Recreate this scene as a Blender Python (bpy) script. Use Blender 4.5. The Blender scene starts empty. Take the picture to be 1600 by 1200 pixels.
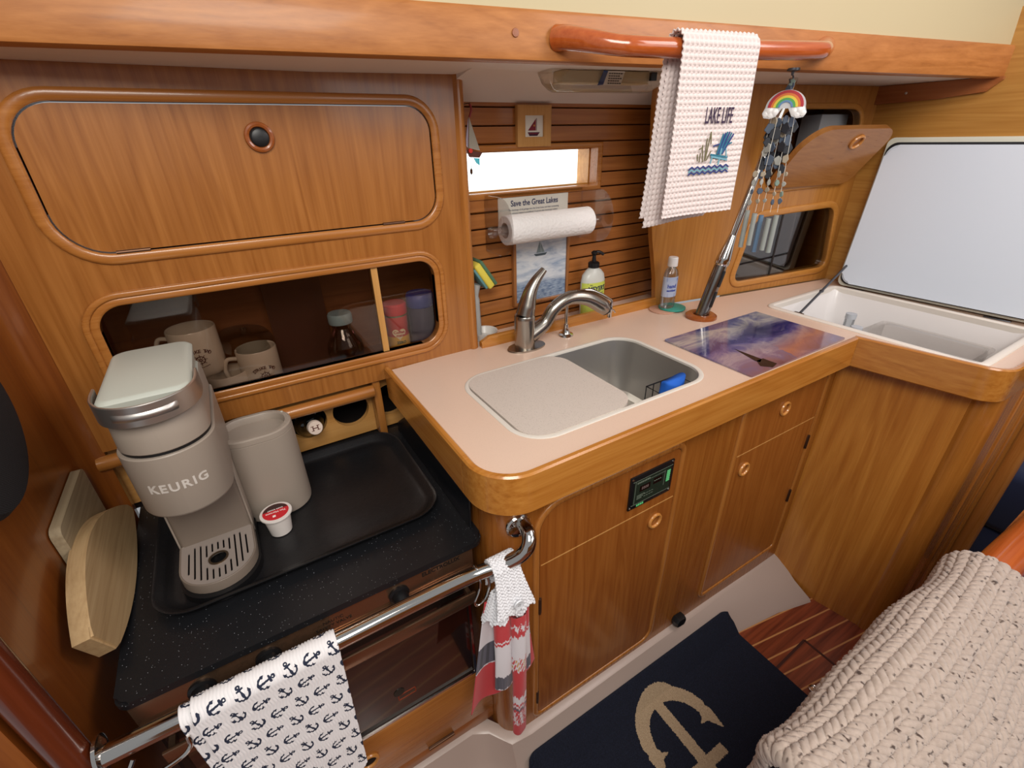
import bpy, bmesh, math, random
import numpy as np
from mathutils import Vector, Matrix
random.seed(7)
SC = bpy.context.scene
COL = SC.collection
PI = math.pi

# ------------------------------------------------------------------ camera, world, lights, exposure
F_PX = 727.0
R = np.array([[0.85306264, 0.25953366, -0.45268798],
              [-0.5214255, 0.39074544, -0.7585733],
              [-0.01998954, 0.8831536, 0.4686578]])
CAM = np.array([0.0, 0.0, 1.35])
cd = bpy.data.cameras.new('camera'); cam = bpy.data.objects.new('camera', cd); COL.objects.link(cam)
cd.sensor_fit = 'HORIZONTAL'; cd.sensor_width = 36.0; cd.lens = F_PX / 1600 * 36.0; cd.clip_start = 0.01
m = Matrix([list(R[0]) + [0], list(R[1]) + [0], list(R[2]) + [0], [0, 0, 0, 1]])
m.translation = Vector(CAM); cam.matrix_world = m
SC.camera = cam

world = bpy.data.worlds.new('world'); SC.world = world; world.use_nodes = True
bg = world.node_tree.nodes['Background']; bg.inputs[0].default_value = (0.93, 0.96, 1.0, 1); bg.inputs[1].default_value = 0.30

def area_lamp(name, loc, target, sx, sy, power, color):
    l = bpy.data.lights.new(name, 'AREA'); l.shape = 'RECTANGLE'; l.size = sx; l.size_y = sy
    l.energy = power; l.color = color
    o = bpy.data.objects.new(name, l); COL.objects.link(o); o.location = loc
    o.rotation_euler = (Vector(target) - Vector(loc)).to_track_quat('-Z', 'Y').to_euler()
    return o
# the cabin's overhead light behind the viewer, and rosy daylight through the hatch over the galley
area_lamp('companionway_daylight', (-.15, -.42, 2.0), (.55, .6, .8), 0.7, 0.6, 16.0, (1.0, 0.95, 0.87))
area_lamp('hatch_daylight', (1.25, -.20, 2.05), (1.0, .5, .9), 0.7, 0.6, 8.0, (1.0, 0.87, 0.84))
area_lamp('cabin_daylight', (1.3, -1.15, 1.75), (0.8, 0.5, 1.1), 1.2, 0.7, 5.0, (1.0, 0.96, 0.92))

SC.view_settings.view_transform = 'Standard'; SC.view_settings.look = 'None'
SC.view_settings.gamma = 1.0; SC.view_settings.use_curve_mapping = False
SC.view_settings.exposure = 0.25

# ------------------------------------------------------------------ helpers
def lin(h):
    h = h.lstrip('#'); r = [int(h[i:i+2], 16) / 255 for i in (0, 2, 4)]
    return tuple((c / 12.92 if c <= .04045 else ((c + .055) / 1.055) ** 2.4) for c in r) + (1.0,)

def at(px, py, axis, val):
    """point of the photograph (1600x1200) on the world plane axis = val"""
    d = R @ np.array([(px - 800) / F_PX, (600 - py) / F_PX, -1.0])
    return Vector(CAM + (val - CAM[axis]) / d[axis] * d)

def new_obj(name, data):
    o = bpy.data.objects.new(name, data); COL.objects.link(o); return o

def thing(name, label, cat, loc, group=None):
    o = new_obj(name, None); o.empty_display_size = .02; o.location = loc
    o['label'] = label; o['category'] = cat
    if group: o['group'] = group
    return o

def tag(o, label, cat, group=None, kind=None):
    if label: o['label'] = label
    if cat: o['category'] = cat
    if group: o['group'] = group
    if kind: o['kind'] = kind
    return o

def wloc(o):
    v = Vector((0, 0, 0))
    while o: v = v + o.location; o = o.parent
    return v

def finish(name, bm, mats, parent=None, smooth=35, kind=None, label=None, recalc=True, mods=None):
    """bm is in world coordinates; links it as one object whose origin is its base (or its thing's base)"""
    bmesh.ops.remove_doubles(bm, verts=bm.verts, dist=1e-6)
    if recalc: bmesh.ops.recalc_face_normals(bm, faces=bm.faces)
    if parent is not None: org = wloc(parent)
    else:
        xs = [v.co for v in bm.verts]
        mn = [min(c[i] for c in xs) for i in range(3)]; mx = [max(c[i] for c in xs) for i in range(3)]
        org = Vector(((mn[0] + mx[0]) / 2, (mn[1] + mx[1]) / 2, mn[2]))
    for v in bm.verts: v.co -= org
    if smooth:
        lim = math.radians(smooth)
        for f in bm.faces: f.smooth = True
        for e in bm.edges:
            if len(e.link_faces) == 2 and e.calc_face_angle(0) > lim: e.smooth = False
    me = bpy.data.meshes.new(name); bm.to_mesh(me); bm.free()
    for mt in (mats if isinstance(mats, (list, tuple)) else [mats]): me.materials.append(mt)
    o = new_obj(name, me)
    if parent is not None: o.parent = parent
    else: o.location = org
    if kind: o['kind'] = kind
    if label: o['label'] = label
    if mods: mods(o)
    return o

def BM(): return bmesh.new()

def box(bm, x0, x1, y0, y1, z0, z1, bev=0, seg=2, mi=0):
    vs = [bm.verts.new((x, y, z)) for z in (z0, z1) for y in (y0, y1) for x in (x0, x1)]
    idx = [(0, 2, 3, 1), (4, 5, 7, 6), (0, 1, 5, 4), (2, 6, 7, 3), (0, 4, 6, 2), (1, 3, 7, 5)]
    fs = [bm.faces.new([vs[i] for i in q]) for q in idx]
    for f in fs: f.material_index = mi
    if bev:
        es = set(e for f in fs for e in f.edges)
        r = bmesh.ops.bevel(bm, geom=list(es), offset=bev, segments=seg, affect='EDGES', profile=.5, clamp_overlap=True)
        for f in r['faces']: f.material_index = mi
    return vs

def obox(bm, o, u, v, w, a, b, c, bev=0, seg=2, mi=0):
    """box with centre o and half sizes a,b,c along unit vectors u,v,w"""
    t = bmesh.new(); box(t, -a, a, -b, b, -c, c, bev, seg, mi)
    o = Vector(o); u, v, w = Vector(u), Vector(v), Vector(w)
    for q in t.verts: q.co = o + u * q.co.x + v * q.co.y + w * q.co.z
    merge(bm, t)

def merge(bm, t):
    me = bpy.data.meshes.new('tmp'); t.to_mesh(me); t.free(); bm.from_mesh(me); bpy.data.meshes.remove(me)

def rrect(u0, u1, v0, v1, r, n=8):
    """counter-clockwise rounded rectangle, r single or (bl, br, tr, tl)"""
    if not isinstance(r, (tuple, list)): r = (r,) * 4
    r = [min(q, (u1 - u0) / 2 - 1e-4, (v1 - v0) / 2 - 1e-4) for q in r]
    out = []
    for (cx, cy, sx, sy, a0, rr) in ((u0, v0, 1, 1, 180, r[0]), (u1, v0, -1, 1, 270, r[1]), (u1, v1, -1, -1, 0, r[2]), (u0, v1, 1, -1, 90, r[3])):
        for i in range(n + 1):
            a = math.radians(a0 + 90 * i / n)
            out.append((cx + sx * rr + rr * math.cos(a), cy + sy * rr + rr * math.sin(a)))
    return out

def circ(cx, cy, r, n=32, ry=None):
    ry = ry or r
    return [(cx + r * math.cos(2 * PI * i / n), cy + ry * math.sin(2 * PI * i / n)) for i in range(n)]

def FY(y):  return lambda u, v, w: Vector((u, y - w, v))          # faces the viewer (-Y)
def FZ(z):  return lambda u, v, w: Vector((u, v, z + w))          # faces up
def FX(x, s=1): return lambda u, v, w: Vector((x + s * w, u, v))  # u = y, v = z
def FO(o, u, v):
    o = Vector(o); u = Vector(u).normalized(); v = Vector(v).normalized(); w = u.cross(v)
    return lambda a, b, c: o + u * a + v * b + w * c

def prism(bm, pts, fr, w0, w1, mi=0, caps=True):
    a = [bm.verts.new(fr(p[0], p[1], w0)) for p in pts]; b = [bm.verts.new(fr(p[0], p[1], w1)) for p in pts]
    n = len(pts); fs = []
    for i in range(n): fs.append(bm.faces.new((a[i], a[(i+1) % n], b[(i+1) % n], b[i])))
    if caps: fs.append(bm.faces.new(a[::-1])); fs.append(bm.faces.new(b))
    for f in fs: f.material_index = mi
    return a, b

def flat(bm, pts, fr, w=0, mi=0):
    f = bm.faces.new([bm.verts.new(fr(p[0], p[1], w)) for p in pts]); f.material_index = mi; return f

def lofts(bm, loops, closed=True, cap0=True, cap1=True, mi=0):
    rows = [[bm.verts.new(p) for p in lp] for lp in loops]
    n = len(rows[0]); fs = []
    for a, b in zip(rows, rows[1:]):
        for i in range(n if closed else n - 1):
            j = (i + 1) % n
            fs.append(bm.faces.new((a[i], a[j], b[j], b[i])))
    if cap0: fs.append(bm.faces.new(rows[0][::-1]))
    if cap1: fs.append(bm.faces.new(rows[-1]))
    for f in fs: f.material_index = mi
    return rows

def ring(bm, outer, inner, fr, w0, w1, mi=0, soft=0):
    """frame between two loops of the same count; soft rounds the front"""
    s = soft
    def L(p, w): return [fr(a[0], a[1], w) for a in p]
    def mix(a, b, t): return [(x[0] + (y[0] - x[0]) * t, x[1] + (y[1] - x[1]) * t) for x, y in zip(a, b)]
    if s: loops = [L(outer, w0), L(outer, w1 - s), L(mix(outer, inner, .08), w1 - s * .45), L(mix(outer, inner, .25), w1), L(mix(outer, inner, .75), w1), L(mix(outer, inner, .92), w1 - s * .45), L(inner, w1 - s), L(inner, w0)]
    else: loops = [L(outer, w0), L(outer, w1), L(inner, w1), L(inner, w0)]
    loops.append(loops[0])
    rows = [[bm.verts.new(p) for p in lp] for lp in loops[:-1]]; rows.append(rows[0])
    n = len(rows[0])
    for a, b in zip(rows, rows[1:]):
        for i in range(n):
            j = (i + 1) % n
            f = bm.faces.new((a[i], a[j], b[j], b[i])); f.material_index = mi

def holed(bm, outer, holes, fr, w0, w1, mi=0):
    """flat board with holes"""
    t = bmesh.new(); es = []
    loops = [outer] + list(holes); vl = []
    for lp in loops:
        vs = [t.verts.new((p[0], p[1], 0)) for p in lp]; vl.append(vs)
        for i in range(len(vs)): es.append(t.edges.new((vs[i], vs[(i+1) % len(vs)])))
    r = bmesh.ops.triangle_fill(t, use_beauty=True, edges=es, use_dissolve=False)
    t.verts.index_update()
    A = [bm.verts.new(fr(v.co.x, v.co.y, w0)) for v in t.verts]; B = [bm.verts.new(fr(v.co.x, v.co.y, w1)) for v in t.verts]
    for f in t.faces:
        ii = [v.index for v in f.verts]
        fa = bm.faces.new([A[i] for i in ii]); fb = bm.faces.new([B[i] for i in ii[::-1]]); fa.material_index = fb.material_index = mi
    for vs in vl:
        n = len(vs)
        for i in range(n):
            a, b = vs[i].index, vs[(i+1) % n].index
            f = bm.faces.new((A[a], A[b], B[b], B[a])); f.material_index = mi
    t.free()

def smooth_path(pts, n=8):
    P = [Vector(p) for p in pts]; P = [P[0] * 2 - P[1]] + P + [P[-1] * 2 - P[-2]]; out = []
    for i in range(1, len(P) - 2):
        for k in range(n):
            t = k / n; a, b, c, d = P[i-1], P[i], P[i+1], P[i+2]
            out.append(.5 * ((2*b) + (c-a)*t + (2*a-5*b+4*c-d)*t*t + (-a+3*b-3*c+d)*t**3))
    out.append(P[-2]); return out

def tube(bm, pts, r, n=12, caps=True, mi=0, closed=False, sq=1.0):
    """swept round bar; r is a number or a list, sq flattens it"""
    P = [Vector(p) for p in pts]; N = len(P)
    rr = r if isinstance(r, (list, tuple)) else [r] * N
    T = []
    for i in range(N):
        a = P[(i-1) % N] if (i or closed) else P[i]; b = P[(i+1) % N] if (i < N-1 or closed) else P[i]
        T.append((b - a).normalized())
    up = Vector((0, 0, 1)) if abs(T[0].z) < .9 else Vector((1, 0, 0))
    u = T[0].cross(up).normalized(); loops = []
    for i in range(N):
        u = (u - T[i] * u.dot(T[i])).normalized(); v = T[i].cross(u)
        loops.append([P[i] + u * math.cos(2*PI*k/n) * rr[i] + v * math.sin(2*PI*k/n) * rr[i] * sq for k in range(n)])
    if closed: loops.append(loops[0])
    rows = [[bm.verts.new(p) for p in lp] for lp in (loops[:-1] if closed else loops)]
    if closed: rows.append(rows[0])
    fs = []
    for a, b in zip(rows, rows[1:]):
        for k in range(n): fs.append(bm.faces.new((a[k], a[(k+1) % n], b[(k+1) % n], b[k])))
    if caps and not closed: fs.append(bm.faces.new(rows[0][::-1])); fs.append(bm.faces.new(rows[-1]))
    for f in fs: f.material_index = mi

def lathe(bm, prof, o, axis=(0, 0, 1), n=32, mi=0, caps=True):
    o = Vector(o); w = Vector(axis).normalized(); u = w.orthogonal().normalized(); v = w.cross(u)
    rows = []
    for r, h in prof:
        rows.append([bm.verts.new(o + w * h + (u * math.cos(2*PI*k/n) + v * math.sin(2*PI*k/n)) * max(r, 1e-5)) for k in range(n)])
    fs = []
    for a, b in zip(rows, rows[1:]):
        for k in range(n): fs.append(bm.faces.new((a[k], a[(k+1) % n], b[(k+1) % n], b[k])))
    if caps: fs.append(bm.faces.new(rows[0][::-1])); fs.append(bm.faces.new(rows[-1]))
    for f in fs: f.material_index = mi

def grid(bm, nu, nv, fn, mi=0, closed_u=False):
    rows = [[bm.verts.new(fn(i / nu, j / nv)) for i in range(nu if closed_u else nu + 1)] for j in range(nv + 1)]
    for j in range(nv):
        for i in range(nu):
            k = (i + 1) % nu if closed_u else i + 1
            f = bm.faces.new((rows[j][i], rows[j][k], rows[j+1][k], rows[j+1][i])); f.material_index = mi
    return rows

def wall_strip(bm, pts, z0, z1, th, mi=0, lip=0):
    """upright board of thickness th along a plan path, th to the left of the path direction"""
    P = [Vector((p[0], p[1], 0)) for p in pts]; N = len(P); offs = []
    for i in range(N):
        a = P[max(i-1, 0)]; b = P[min(i+1, N-1)]; t = (b - a).normalized(); n = Vector((-t.y, t.x, 0))
        if 0 < i < N-1:
            t1 = (P[i]-P[i-1]).normalized(); c = max(.5, n.dot(Vector((-t1.y, t1.x, 0)))); n = n / c
        offs.append(n)
    e = lip
    prof = [(0, z0 + e), (e, z0), (th - e, z0), (th, z0 + e), (th, z1 - e), (th - e, z1), (e, z1), (0, z1 - e)] if e else [(0, z0), (th, z0), (th, z1), (0, z1)]
    loops = [[P[i] + offs[i] * a + Vector((0, 0, b)) for a, b in prof] for i in range(N)]
    lofts(bm, loops, mi=mi)

def arc(cx, cy, r, a0, a1, n=8):
    return [(cx + r * math.cos(math.radians(a0 + (a1-a0)*i/n)), cy + r * math.sin(math.radians(a0 + (a1-a0)*i/n))) for i in range(n+1)]

def text_bm(bm, body, size, fr, mi=0, align='CENTER', ext=.0004, bold=0.0, sx=1.0, space=1.0, shear=0.0):
    """lettering laid in a frame fr(u, v, w)"""
    c = bpy.data.curves.new('t', 'FONT'); c.body = body; c.size = size; c.align_x = align; c.align_y = 'CENTER'
    c.extrude = ext / 2; c.offset = bold; c.space_character = space; c.resolution_u = 3; c.shear = shear
    o = bpy.data.objects.new('t', c); COL.objects.link(o)
    dg = bpy.context.evaluated_depsgraph_get(); dg.update()
    me = bpy.data.meshes.new_from_object(o.evaluated_get(dg))
    base = len(bm.verts)
    vs = [bm.verts.new(fr(v.co.x * sx, v.co.y, v.co.z + ext / 2)) for v in me.vertices]
    for p in me.polygons:
        try: f = bm.faces.new([vs[i] for i in p.vertices]); f.material_index = mi
        except ValueError: pass
    bpy.data.objects.remove(o); bpy.data.curves.remove(c); bpy.data.meshes.remove(me)

def copy_thing(root, delta, label, group=None):
    r = root.copy(); COL.objects.link(r); r.location = root.location + Vector(delta); r['label'] = label
    if group: r['group'] = group
    for ch in list(root.children):
        c = ch.copy(); COL.objects.link(c); c.parent = r
        for g in ch.children:
            d = g.copy(); COL.objects.link(d); d.parent = c
    return r

def floats(o, name, arr):
    a = o.data.attributes.new(name, 'FLOAT', 'POINT'); a.data.foreach_set('value', np.asarray(arr, np.float32))
def colors(o, name, arr):
    a = o.data.attributes.new(name, 'FLOAT_COLOR', 'POINT'); b = np.ones((len(arr), 4), np.float32); b[:, :3] = arr
    a.data.foreach_set('color', b.ravel())

# ------------------------------------------------------------------ materials
def mat(name, col='#888888', rough=.5, metal=0, coat=0, trans=0, ior=1.45, emit=None, es=0, sheen=0, alpha=1, spec=.5, aniso=0):
    m = bpy.data.materials.new(name); m.use_nodes = True; b = m.node_tree.nodes['Principled BSDF']
    b.inputs['Base Color'].default_value = lin(col) if isinstance(col, str) else col
    b.inputs['Roughness'].default_value = rough; b.inputs['Metallic'].default_value = metal
    b.inputs['Coat Weight'].default_value = coat; b.inputs['Coat Roughness'].default_value = .12
    b.inputs['Transmission Weight'].default_value = trans; b.inputs['IOR'].default_value = ior
    b.inputs['Sheen Weight'].default_value = sheen; b.inputs['Alpha'].default_value = alpha
    b.inputs['Specular IOR Level'].default_value = spec; b.inputs['Anisotropic'].default_value = aniso
    if emit: b.inputs['Emission Color'].default_value = lin(emit); b.inputs['Emission Strength'].default_value = es
    return m

class NT:
    def __init__(s, m): s.m = m; s.t = m.node_tree; s.b = s.t.nodes['Principled BSDF']
    def n(s, k, **kw):
        x = s.t.nodes.new(k)
        for a, v in kw.items():
            if a.startswith('i_'): x.inputs[a[2:].replace('_', ' ')].default_value = v
            else: setattr(x, a, v)
        return x
    def l(s, a, b): s.t.links.new(a, b)
    def coord(s, scale=(1, 1, 1), rot=(0, 0, 0), kind='Object'):
        c = s.n('ShaderNodeTexCoord'); mp = s.n('ShaderNodeMapping'); mp.inputs['Scale'].default_value = scale; mp.inputs['Rotation'].default_value = rot
        s.l(c.outputs[kind], mp.inputs['Vector']); return mp.outputs[0]
    def noise(s, vec, scale, detail=4, rough=.55, dist=0):
        x = s.n('ShaderNodeTexNoise'); x.inputs['Scale'].default_value = scale; x.inputs['Detail'].default_value = detail
        x.inputs['Roughness'].default_value = rough; x.inputs['Distortion'].default_value = dist; s.l(vec, x.inputs['Vector']); return x.outputs['Fac']
    def ramp(s, fac, stops, interp='LINEAR'):
        x = s.n('ShaderNodeValToRGB'); e = x.color_ramp; e.interpolation = interp
        while len(e.elements) > 1: e.elements.remove(e.elements[-1])
        for i, (p, c) in enumerate(stops):
            el = e.elements[0] if i == 0 else e.elements.new(p)
            el.position = p; el.color = lin(c) if isinstance(c, str) else (c, c, c, 1)
        s.l(fac, x.inputs['Fac']); return x.outputs['Color']
    def mix(s, fac, a, b, mode='MIX'):
        x = s.n('ShaderNodeMix', data_type='RGBA', blend_type=mode)
        if isinstance(fac, float): x.inputs['Factor'].default_value = fac
        else: s.l(fac, x.inputs['Factor'])
        for v, k in ((a, 'A'), (b, 'B')):
            q = [i for i in x.inputs if i.name == k and i.type == 'RGBA'][0]
            if isinstance(v, str): q.default_value = lin(v)
            elif isinstance(v, tuple): q.default_value = v
            else: s.l(v, q)
        return [o for o in x.outputs if o.type == 'RGBA'][0]
    def math(s, op, a, b=None, c=None):
        x = s.n('ShaderNodeMath', operation=op)
        for i, v in enumerate((a, b, c)):
            if v is None: continue
            if isinstance(v, (int, float)): x.inputs[i].default_value = v
            else: s.l(v, x.inputs[i])
        return x.outputs[0]
    def bump(s, h, strength=.3, dist=.002):
        x = s.n('ShaderNodeBump'); x.inputs['Strength'].default_value = strength; x.inputs['Distance'].default_value = dist
        s.l(h, x.inputs['Height']); s.l(x.outputs[0], s.b.inputs['Normal'])
    def base(s, c): s.l(c, s.b.inputs['Base Color'])
    def attr(s, name):
        x = s.n('ShaderNodeAttribute'); x.attribute_name = name; return x

def wood(name, light='#AE7237', mid='#935A26', dark='#6E3F16', axis=2, rough=.3, coat=.35, freq=1.0, contrast=1.0, seed=0):
    """varnished timber, grain along axis"""
    m = mat(name, mid, rough, coat=coat); t = NT(m)
    def sc(al, ac): v = [ac] * 3; v[axis] = al; return tuple(v)
    c1 = t.coord(sc(.55 * freq, 7 * freq)); c2 = t.coord(sc(3 * freq, 120 * freq)); c3 = t.coord(sc(9 * freq, 300 * freq))
    n1 = t.noise(c1, 1.6, 3, .5, .6)
    # cathedral figure: contour lines of a slow noise
    rings = t.math('MULTIPLY', n1, 9.0); fr = t.math('FRACT', rings); tri = t.math('PINGPONG', rings, .5)
    n2 = t.noise(c2, 1.0, 3, .6); n3 = t.noise(c3, 1.0, 2, .6)
    a = t.math('ADD', t.math('MULTIPLY', tri, .34 * contrast), .08); b = t.math('MULTIPLY_ADD', n2, .46, .08); s = t.math('ADD', a, b)
    s = t.math('ADD', s, t.math('MULTIPLY', n3, .22))
    col = t.ramp(s, [(.28, dark), (.48, mid), (.78, light)])
    big = t.noise(t.coord((2.2, 2.2, 2.2)), 1.0, 2, .5)
    col = t.mix(t.math('MULTIPLY', big, .35), col, mid)
    t.base(col)
    rr = t.math('ADD', t.math('MULTIPLY', n2, .12), rough - .06); t.l(rr, t.b.inputs['Roughness'])
    t.bump(n3, .08, .001)
    return m

W_V = wood('teak_vertical', axis=2)
W_X = wood('teak_along', axis=0)
W_Y = wood('teak_across', axis=1)
W_FID = wood('teak_fiddle_along', '#CC9044', '#B0702C', '#7A4512', axis=0, rough=.22, coat=.6, contrast=.7)
W_FIDY = wood('teak_fiddle_across', '#CC9044', '#B0702C', '#7A4512', axis=1, rough=.22, coat=.6, contrast=.7)
W_TRIM = wood('teak_trim', '#BE8040', '#A3662D', '#7E491B', axis=0, rough=.28, contrast=.5)
W_TRIMV = wood('teak_trim_vertical', '#BE8040', '#A3662D', '#7E491B', axis=2, rough=.28, contrast=.5)
W_RAIL = wood('varnished_handrail', '#C66A33', '#AE5322', '#8A3C14', axis=0, rough=.2, coat=.8, contrast=.4)
W_DOORB = wood('base_door_teak', '#A5662C', '#8C4F1E', '#6B3611', axis=2, rough=.3)
W_PALE = wood('pale_teak', '#CF9A50', '#B9823C', '#93612A', axis=0, rough=.35, contrast=1.2)
W_BULK = wood('bulkhead_veneer', '#C08E47', '#AC7836', '#8C5C24', axis=1, rough=.35, contrast=1.3)
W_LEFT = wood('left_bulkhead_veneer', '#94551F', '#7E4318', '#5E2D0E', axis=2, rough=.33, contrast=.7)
W_RED = wood('dark_red_trim', '#70331A', '#5C2712', '#43190A', axis=2, rough=.25, coat=.6, contrast=.3)
W_LIGHT = wood('light_birch', '#CFA063', '#BF8C4C', '#A27237', axis=2, rough=.5, coat=0, contrast=.4)
W_SLAT = wood('hull_slat_teak', '#B4753C', '#9A5E2C', '#74421C', axis=0, rough=.36, coat=.15, contrast=.7)
W_PLY = wood('wine_rack_plywood', '#CE9C5C', '#BC8747', '#93622D', axis=0, rough=.5, coat=0, contrast=1.0)
W_DARKIN = wood('locker_interior', '#8A5630', '#754523', '#553015', axis=0, rough=.5, coat=0)

DARK = mat('dark_gap', '#1A100A', .8)
BLACK = mat('black_plastic', '#121214', .38)
BLACKM = mat('matte_black', '#17171A', .6)
STEEL = mat('brushed_stainless', '#D2CEC8', .36, metal=.92)
CHROME = mat('polished_stainless', '#CFCAC4', .09, metal=1)
NICKEL = mat('brushed_nickel', '#A9A299', .26, metal=1)
BRONZE = mat('hinge_bronze', '#5A4030', .4, metal=.8)
GREYM = mat('grey_metal', '#5E6066', .4, metal=.8)
WHITE = mat('white_enamel', '#E6E4DE', .35)
CREAM = mat('cream_paint', '#BDB08C', .55)
WHITEP = mat('white_plastic', '#EDEDEC', .3)
LID = mat('icebox_lid_liner', '#DCE6F2', .3)
TUB = mat('icebox_liner', '#E9E6E4', .25)
GASK = mat('cream_gasket', '#D9DACB', .5)
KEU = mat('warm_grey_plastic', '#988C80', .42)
KEUL = mat('daylit_grey_top', '#B9BDB3', .4)  # grey made paler and greener: daylight from above put into the colour
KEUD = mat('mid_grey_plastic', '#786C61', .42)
NAVYT = mat('navy_ink', '#27304A', .7)
REDT = mat('red_print', '#B5242A', .6)
DKRED = mat('dark_red_print', '#6A1E25', .6)
CERAM = mat('ceramic_cream', '#D8CDBD', .22)
BROWNP = mat('brown_print', '#5A2A1E', .6)
RUBBER = mat('rubber_grey', '#6E6C66', .7)
PINKW = mat('white_fabric', '#E9E4E0', .85)
GREENP = mat('green_display', '#5FBF7A', .4, emit='#58B878', es=.15)
DGREEN = mat('dark_green_panel', '#1D2A20', .45)
GREYTX = mat('grey_lettering', '#6F7A6C', .5)
BLUE = mat('blue_scrubber', '#1E62C8', .8)
YEL = mat('sponge_yellow', '#D9C84E', .85)
GRN = mat('scour_green', '#4F7258', .9)
TEAL = mat('teal_rubber', '#3B9C8C', .5)
PAPER = mat('paper', '#E4E2D8', .7)
NAVY = mat('navy_upholstery', '#1A2547', .8, sheen=.3)
CREAMP = mat('keyed_label_white', '#E8E6E2', .5)
SPEAKC = mat('speaker_cloth', '#1B1B1D', .85)

def clear(name, col=(1, 1, 1, 1), gloss=.12, rough=.03, k=.6):
    """thin clear plastic or glass: lets light straight through and mirrors a little"""
    m = bpy.data.materials.new(name); m.use_nodes = True; t = m.node_tree; t.nodes.clear()
    o = t.nodes.new('ShaderNodeOutputMaterial'); mx = t.nodes.new('ShaderNodeMixShader')
    tr = t.nodes.new('ShaderNodeBsdfTransparent'); tr.inputs[0].default_value = col
    gl = t.nodes.new('ShaderNodeBsdfGlossy'); gl.inputs['Roughness'].default_value = rough
    lw = t.nodes.new('ShaderNodeLayerWeight'); lw.inputs[0].default_value = .35
    ma = t.nodes.new('ShaderNodeMath'); ma.operation = 'MULTIPLY_ADD'; ma.inputs[1].default_value = k; ma.inputs[2].default_value = gloss
    t.links.new(lw.outputs['Fresnel'], ma.inputs[0]); t.links.new(ma.outputs[0], mx.inputs[0])
    t.links.new(tr.outputs[0], mx.inputs[1]); t.links.new(gl.outputs[0], mx.inputs[2]); t.links.new(mx.outputs[0], o.inputs[0])
    return m
GLASSW = clear('smoked_window_glass', (.80, .75, .71, 1), .03, k=.35)
GLASSR = clear('tinted_window_glass', (.55, .5, .48, 1), .12)
ACRYL = clear('clear_acrylic', (.985, .98, .98, 1), .015, k=.35)
BOTTLE = clear('clear_bottle_plastic', (.86, .9, .93, 1), .1)
LENS = clear('lamp_lens', (.97, .96, .92, 1), .05)
AMBER = clear('purple_tinted_jar', (.45, .25, .28, 1), .1)
GLASSO = clear('oven_glass', (.12, .08, .06, 1), .10)

def specks(name, base, sp, scale, thr, rough=.5):
    m = mat(name, base, rough); t = NT(m); v = t.n('ShaderNodeTexVoronoi'); v.inputs['Scale'].default_value = scale
    t.l(t.coord(), v.inputs['Vector'])
    f = t.math('LESS_THAN', v.outputs['Distance'], thr)
    w = t.n('ShaderNodeSeparateColor'); t.l(v.outputs['Color'], w.inputs[0]); g = t.math('GREATER_THAN', w.outputs[0], .62)
    f = t.math('MULTIPLY', f, g); t.base(t.mix(f, base, sp)); return m
GRANITE = specks('black_speckled_stovetop', '#17181B', '#8E9096', 260, .13, .38)
SINKCOV = specks('pale_speckled_board', '#CBC0B6', '#A79C92', 520, .3, .45)
COUNTER = specks('pinkish_beige_laminate', '#DBBFAB', '#D3B6A2', 600, .3, .3)
# end of materials

# ================================================================== THE SETTING
# cabin sole: dark red-brown planks with pale inlaid strips running with the hull
SOLE = mat('cabin_sole', '#7A3820', .28, coat=.4); t = NT(SOLE)
co = t.n('ShaderNodeTexCoord'); mp = t.n('ShaderNodeMapping'); mp.inputs['Rotation'].default_value = (0, 0, .17)
t.l(co.outputs['Object'], mp.inputs[0]); sp = t.n('ShaderNodeSeparateXYZ'); t.l(mp.outputs[0], sp.inputs[0])
yy = t.math('FRACT', t.math('MULTIPLY', t.math('ADD', sp.outputs[1], 5.0), 1 / .048)); line = t.math('LESS_THAN', yy, .09)
nn = t.noise(t.coord((2, 40, 2), (0, 0, .17)), 2, 3); c = t.ramp(nn, [(.3, '#5E2413'), (.7, '#94482A')])
t.base(t.mix(line, c, '#C08A55'))
bm = BM(); box(bm, -.9, 3.4, -1.2, 1.2, -.03, 0); finish('floor', bm, SOLE, kind='structure')
# hatch outline in the sole, as a thin dark inlay
bm = BM()
for a, b in (((1.034, .296), (1.18, .301)), ((1.18, .301), (1.179, .10))):
    a = Vector((*a, 0)); b = Vector((*b, 0)); d = (b - a).normalized(); nrm = Vector((-d.y, d.x, 0))
    obox(bm, (a + b) / 2, d, nrm, (0, 0, 1), (b - a).length / 2, .0035, .0008)
finish('trim_1', bm, mat('sole_hatch_inlay', '#40180E', .5), kind='structure')

# moulded plinth between the cabinets and the sole
PL = mat('moulded_plinth', '#B9A79C', .3)
def plinth_loop(x, ytop, ybot, ztop):
    return [Vector((x, ytop + .03, -.001)), Vector((x, ytop + .03, ztop)), Vector((x, ytop, ztop)), Vector((x, ytop - .012, ztop - .006)), Vector((x, ytop * .45 + ybot * .55, ztop * .4)),
            Vector((x, ybot + .008, .01)), Vector((x, ybot, -.001))]
bm = BM()
lofts(bm, [plinth_loop(x, yt, yb, zt) for x, yt, yb, zt in
           ((-.34, .56, .50, .135), (.20, .56, .50, .135), (.235, .545, .485, .125), (.27, .50, .445, .12), (.32, .495, .44, .118), (.7, .50, .435, .112), (1.0, .503, .426, .105), (1.2, .505, .395, .098), (1.325, .505, .362, .092))])
finish('baseboard_front', bm, PL, kind='structure')

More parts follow.
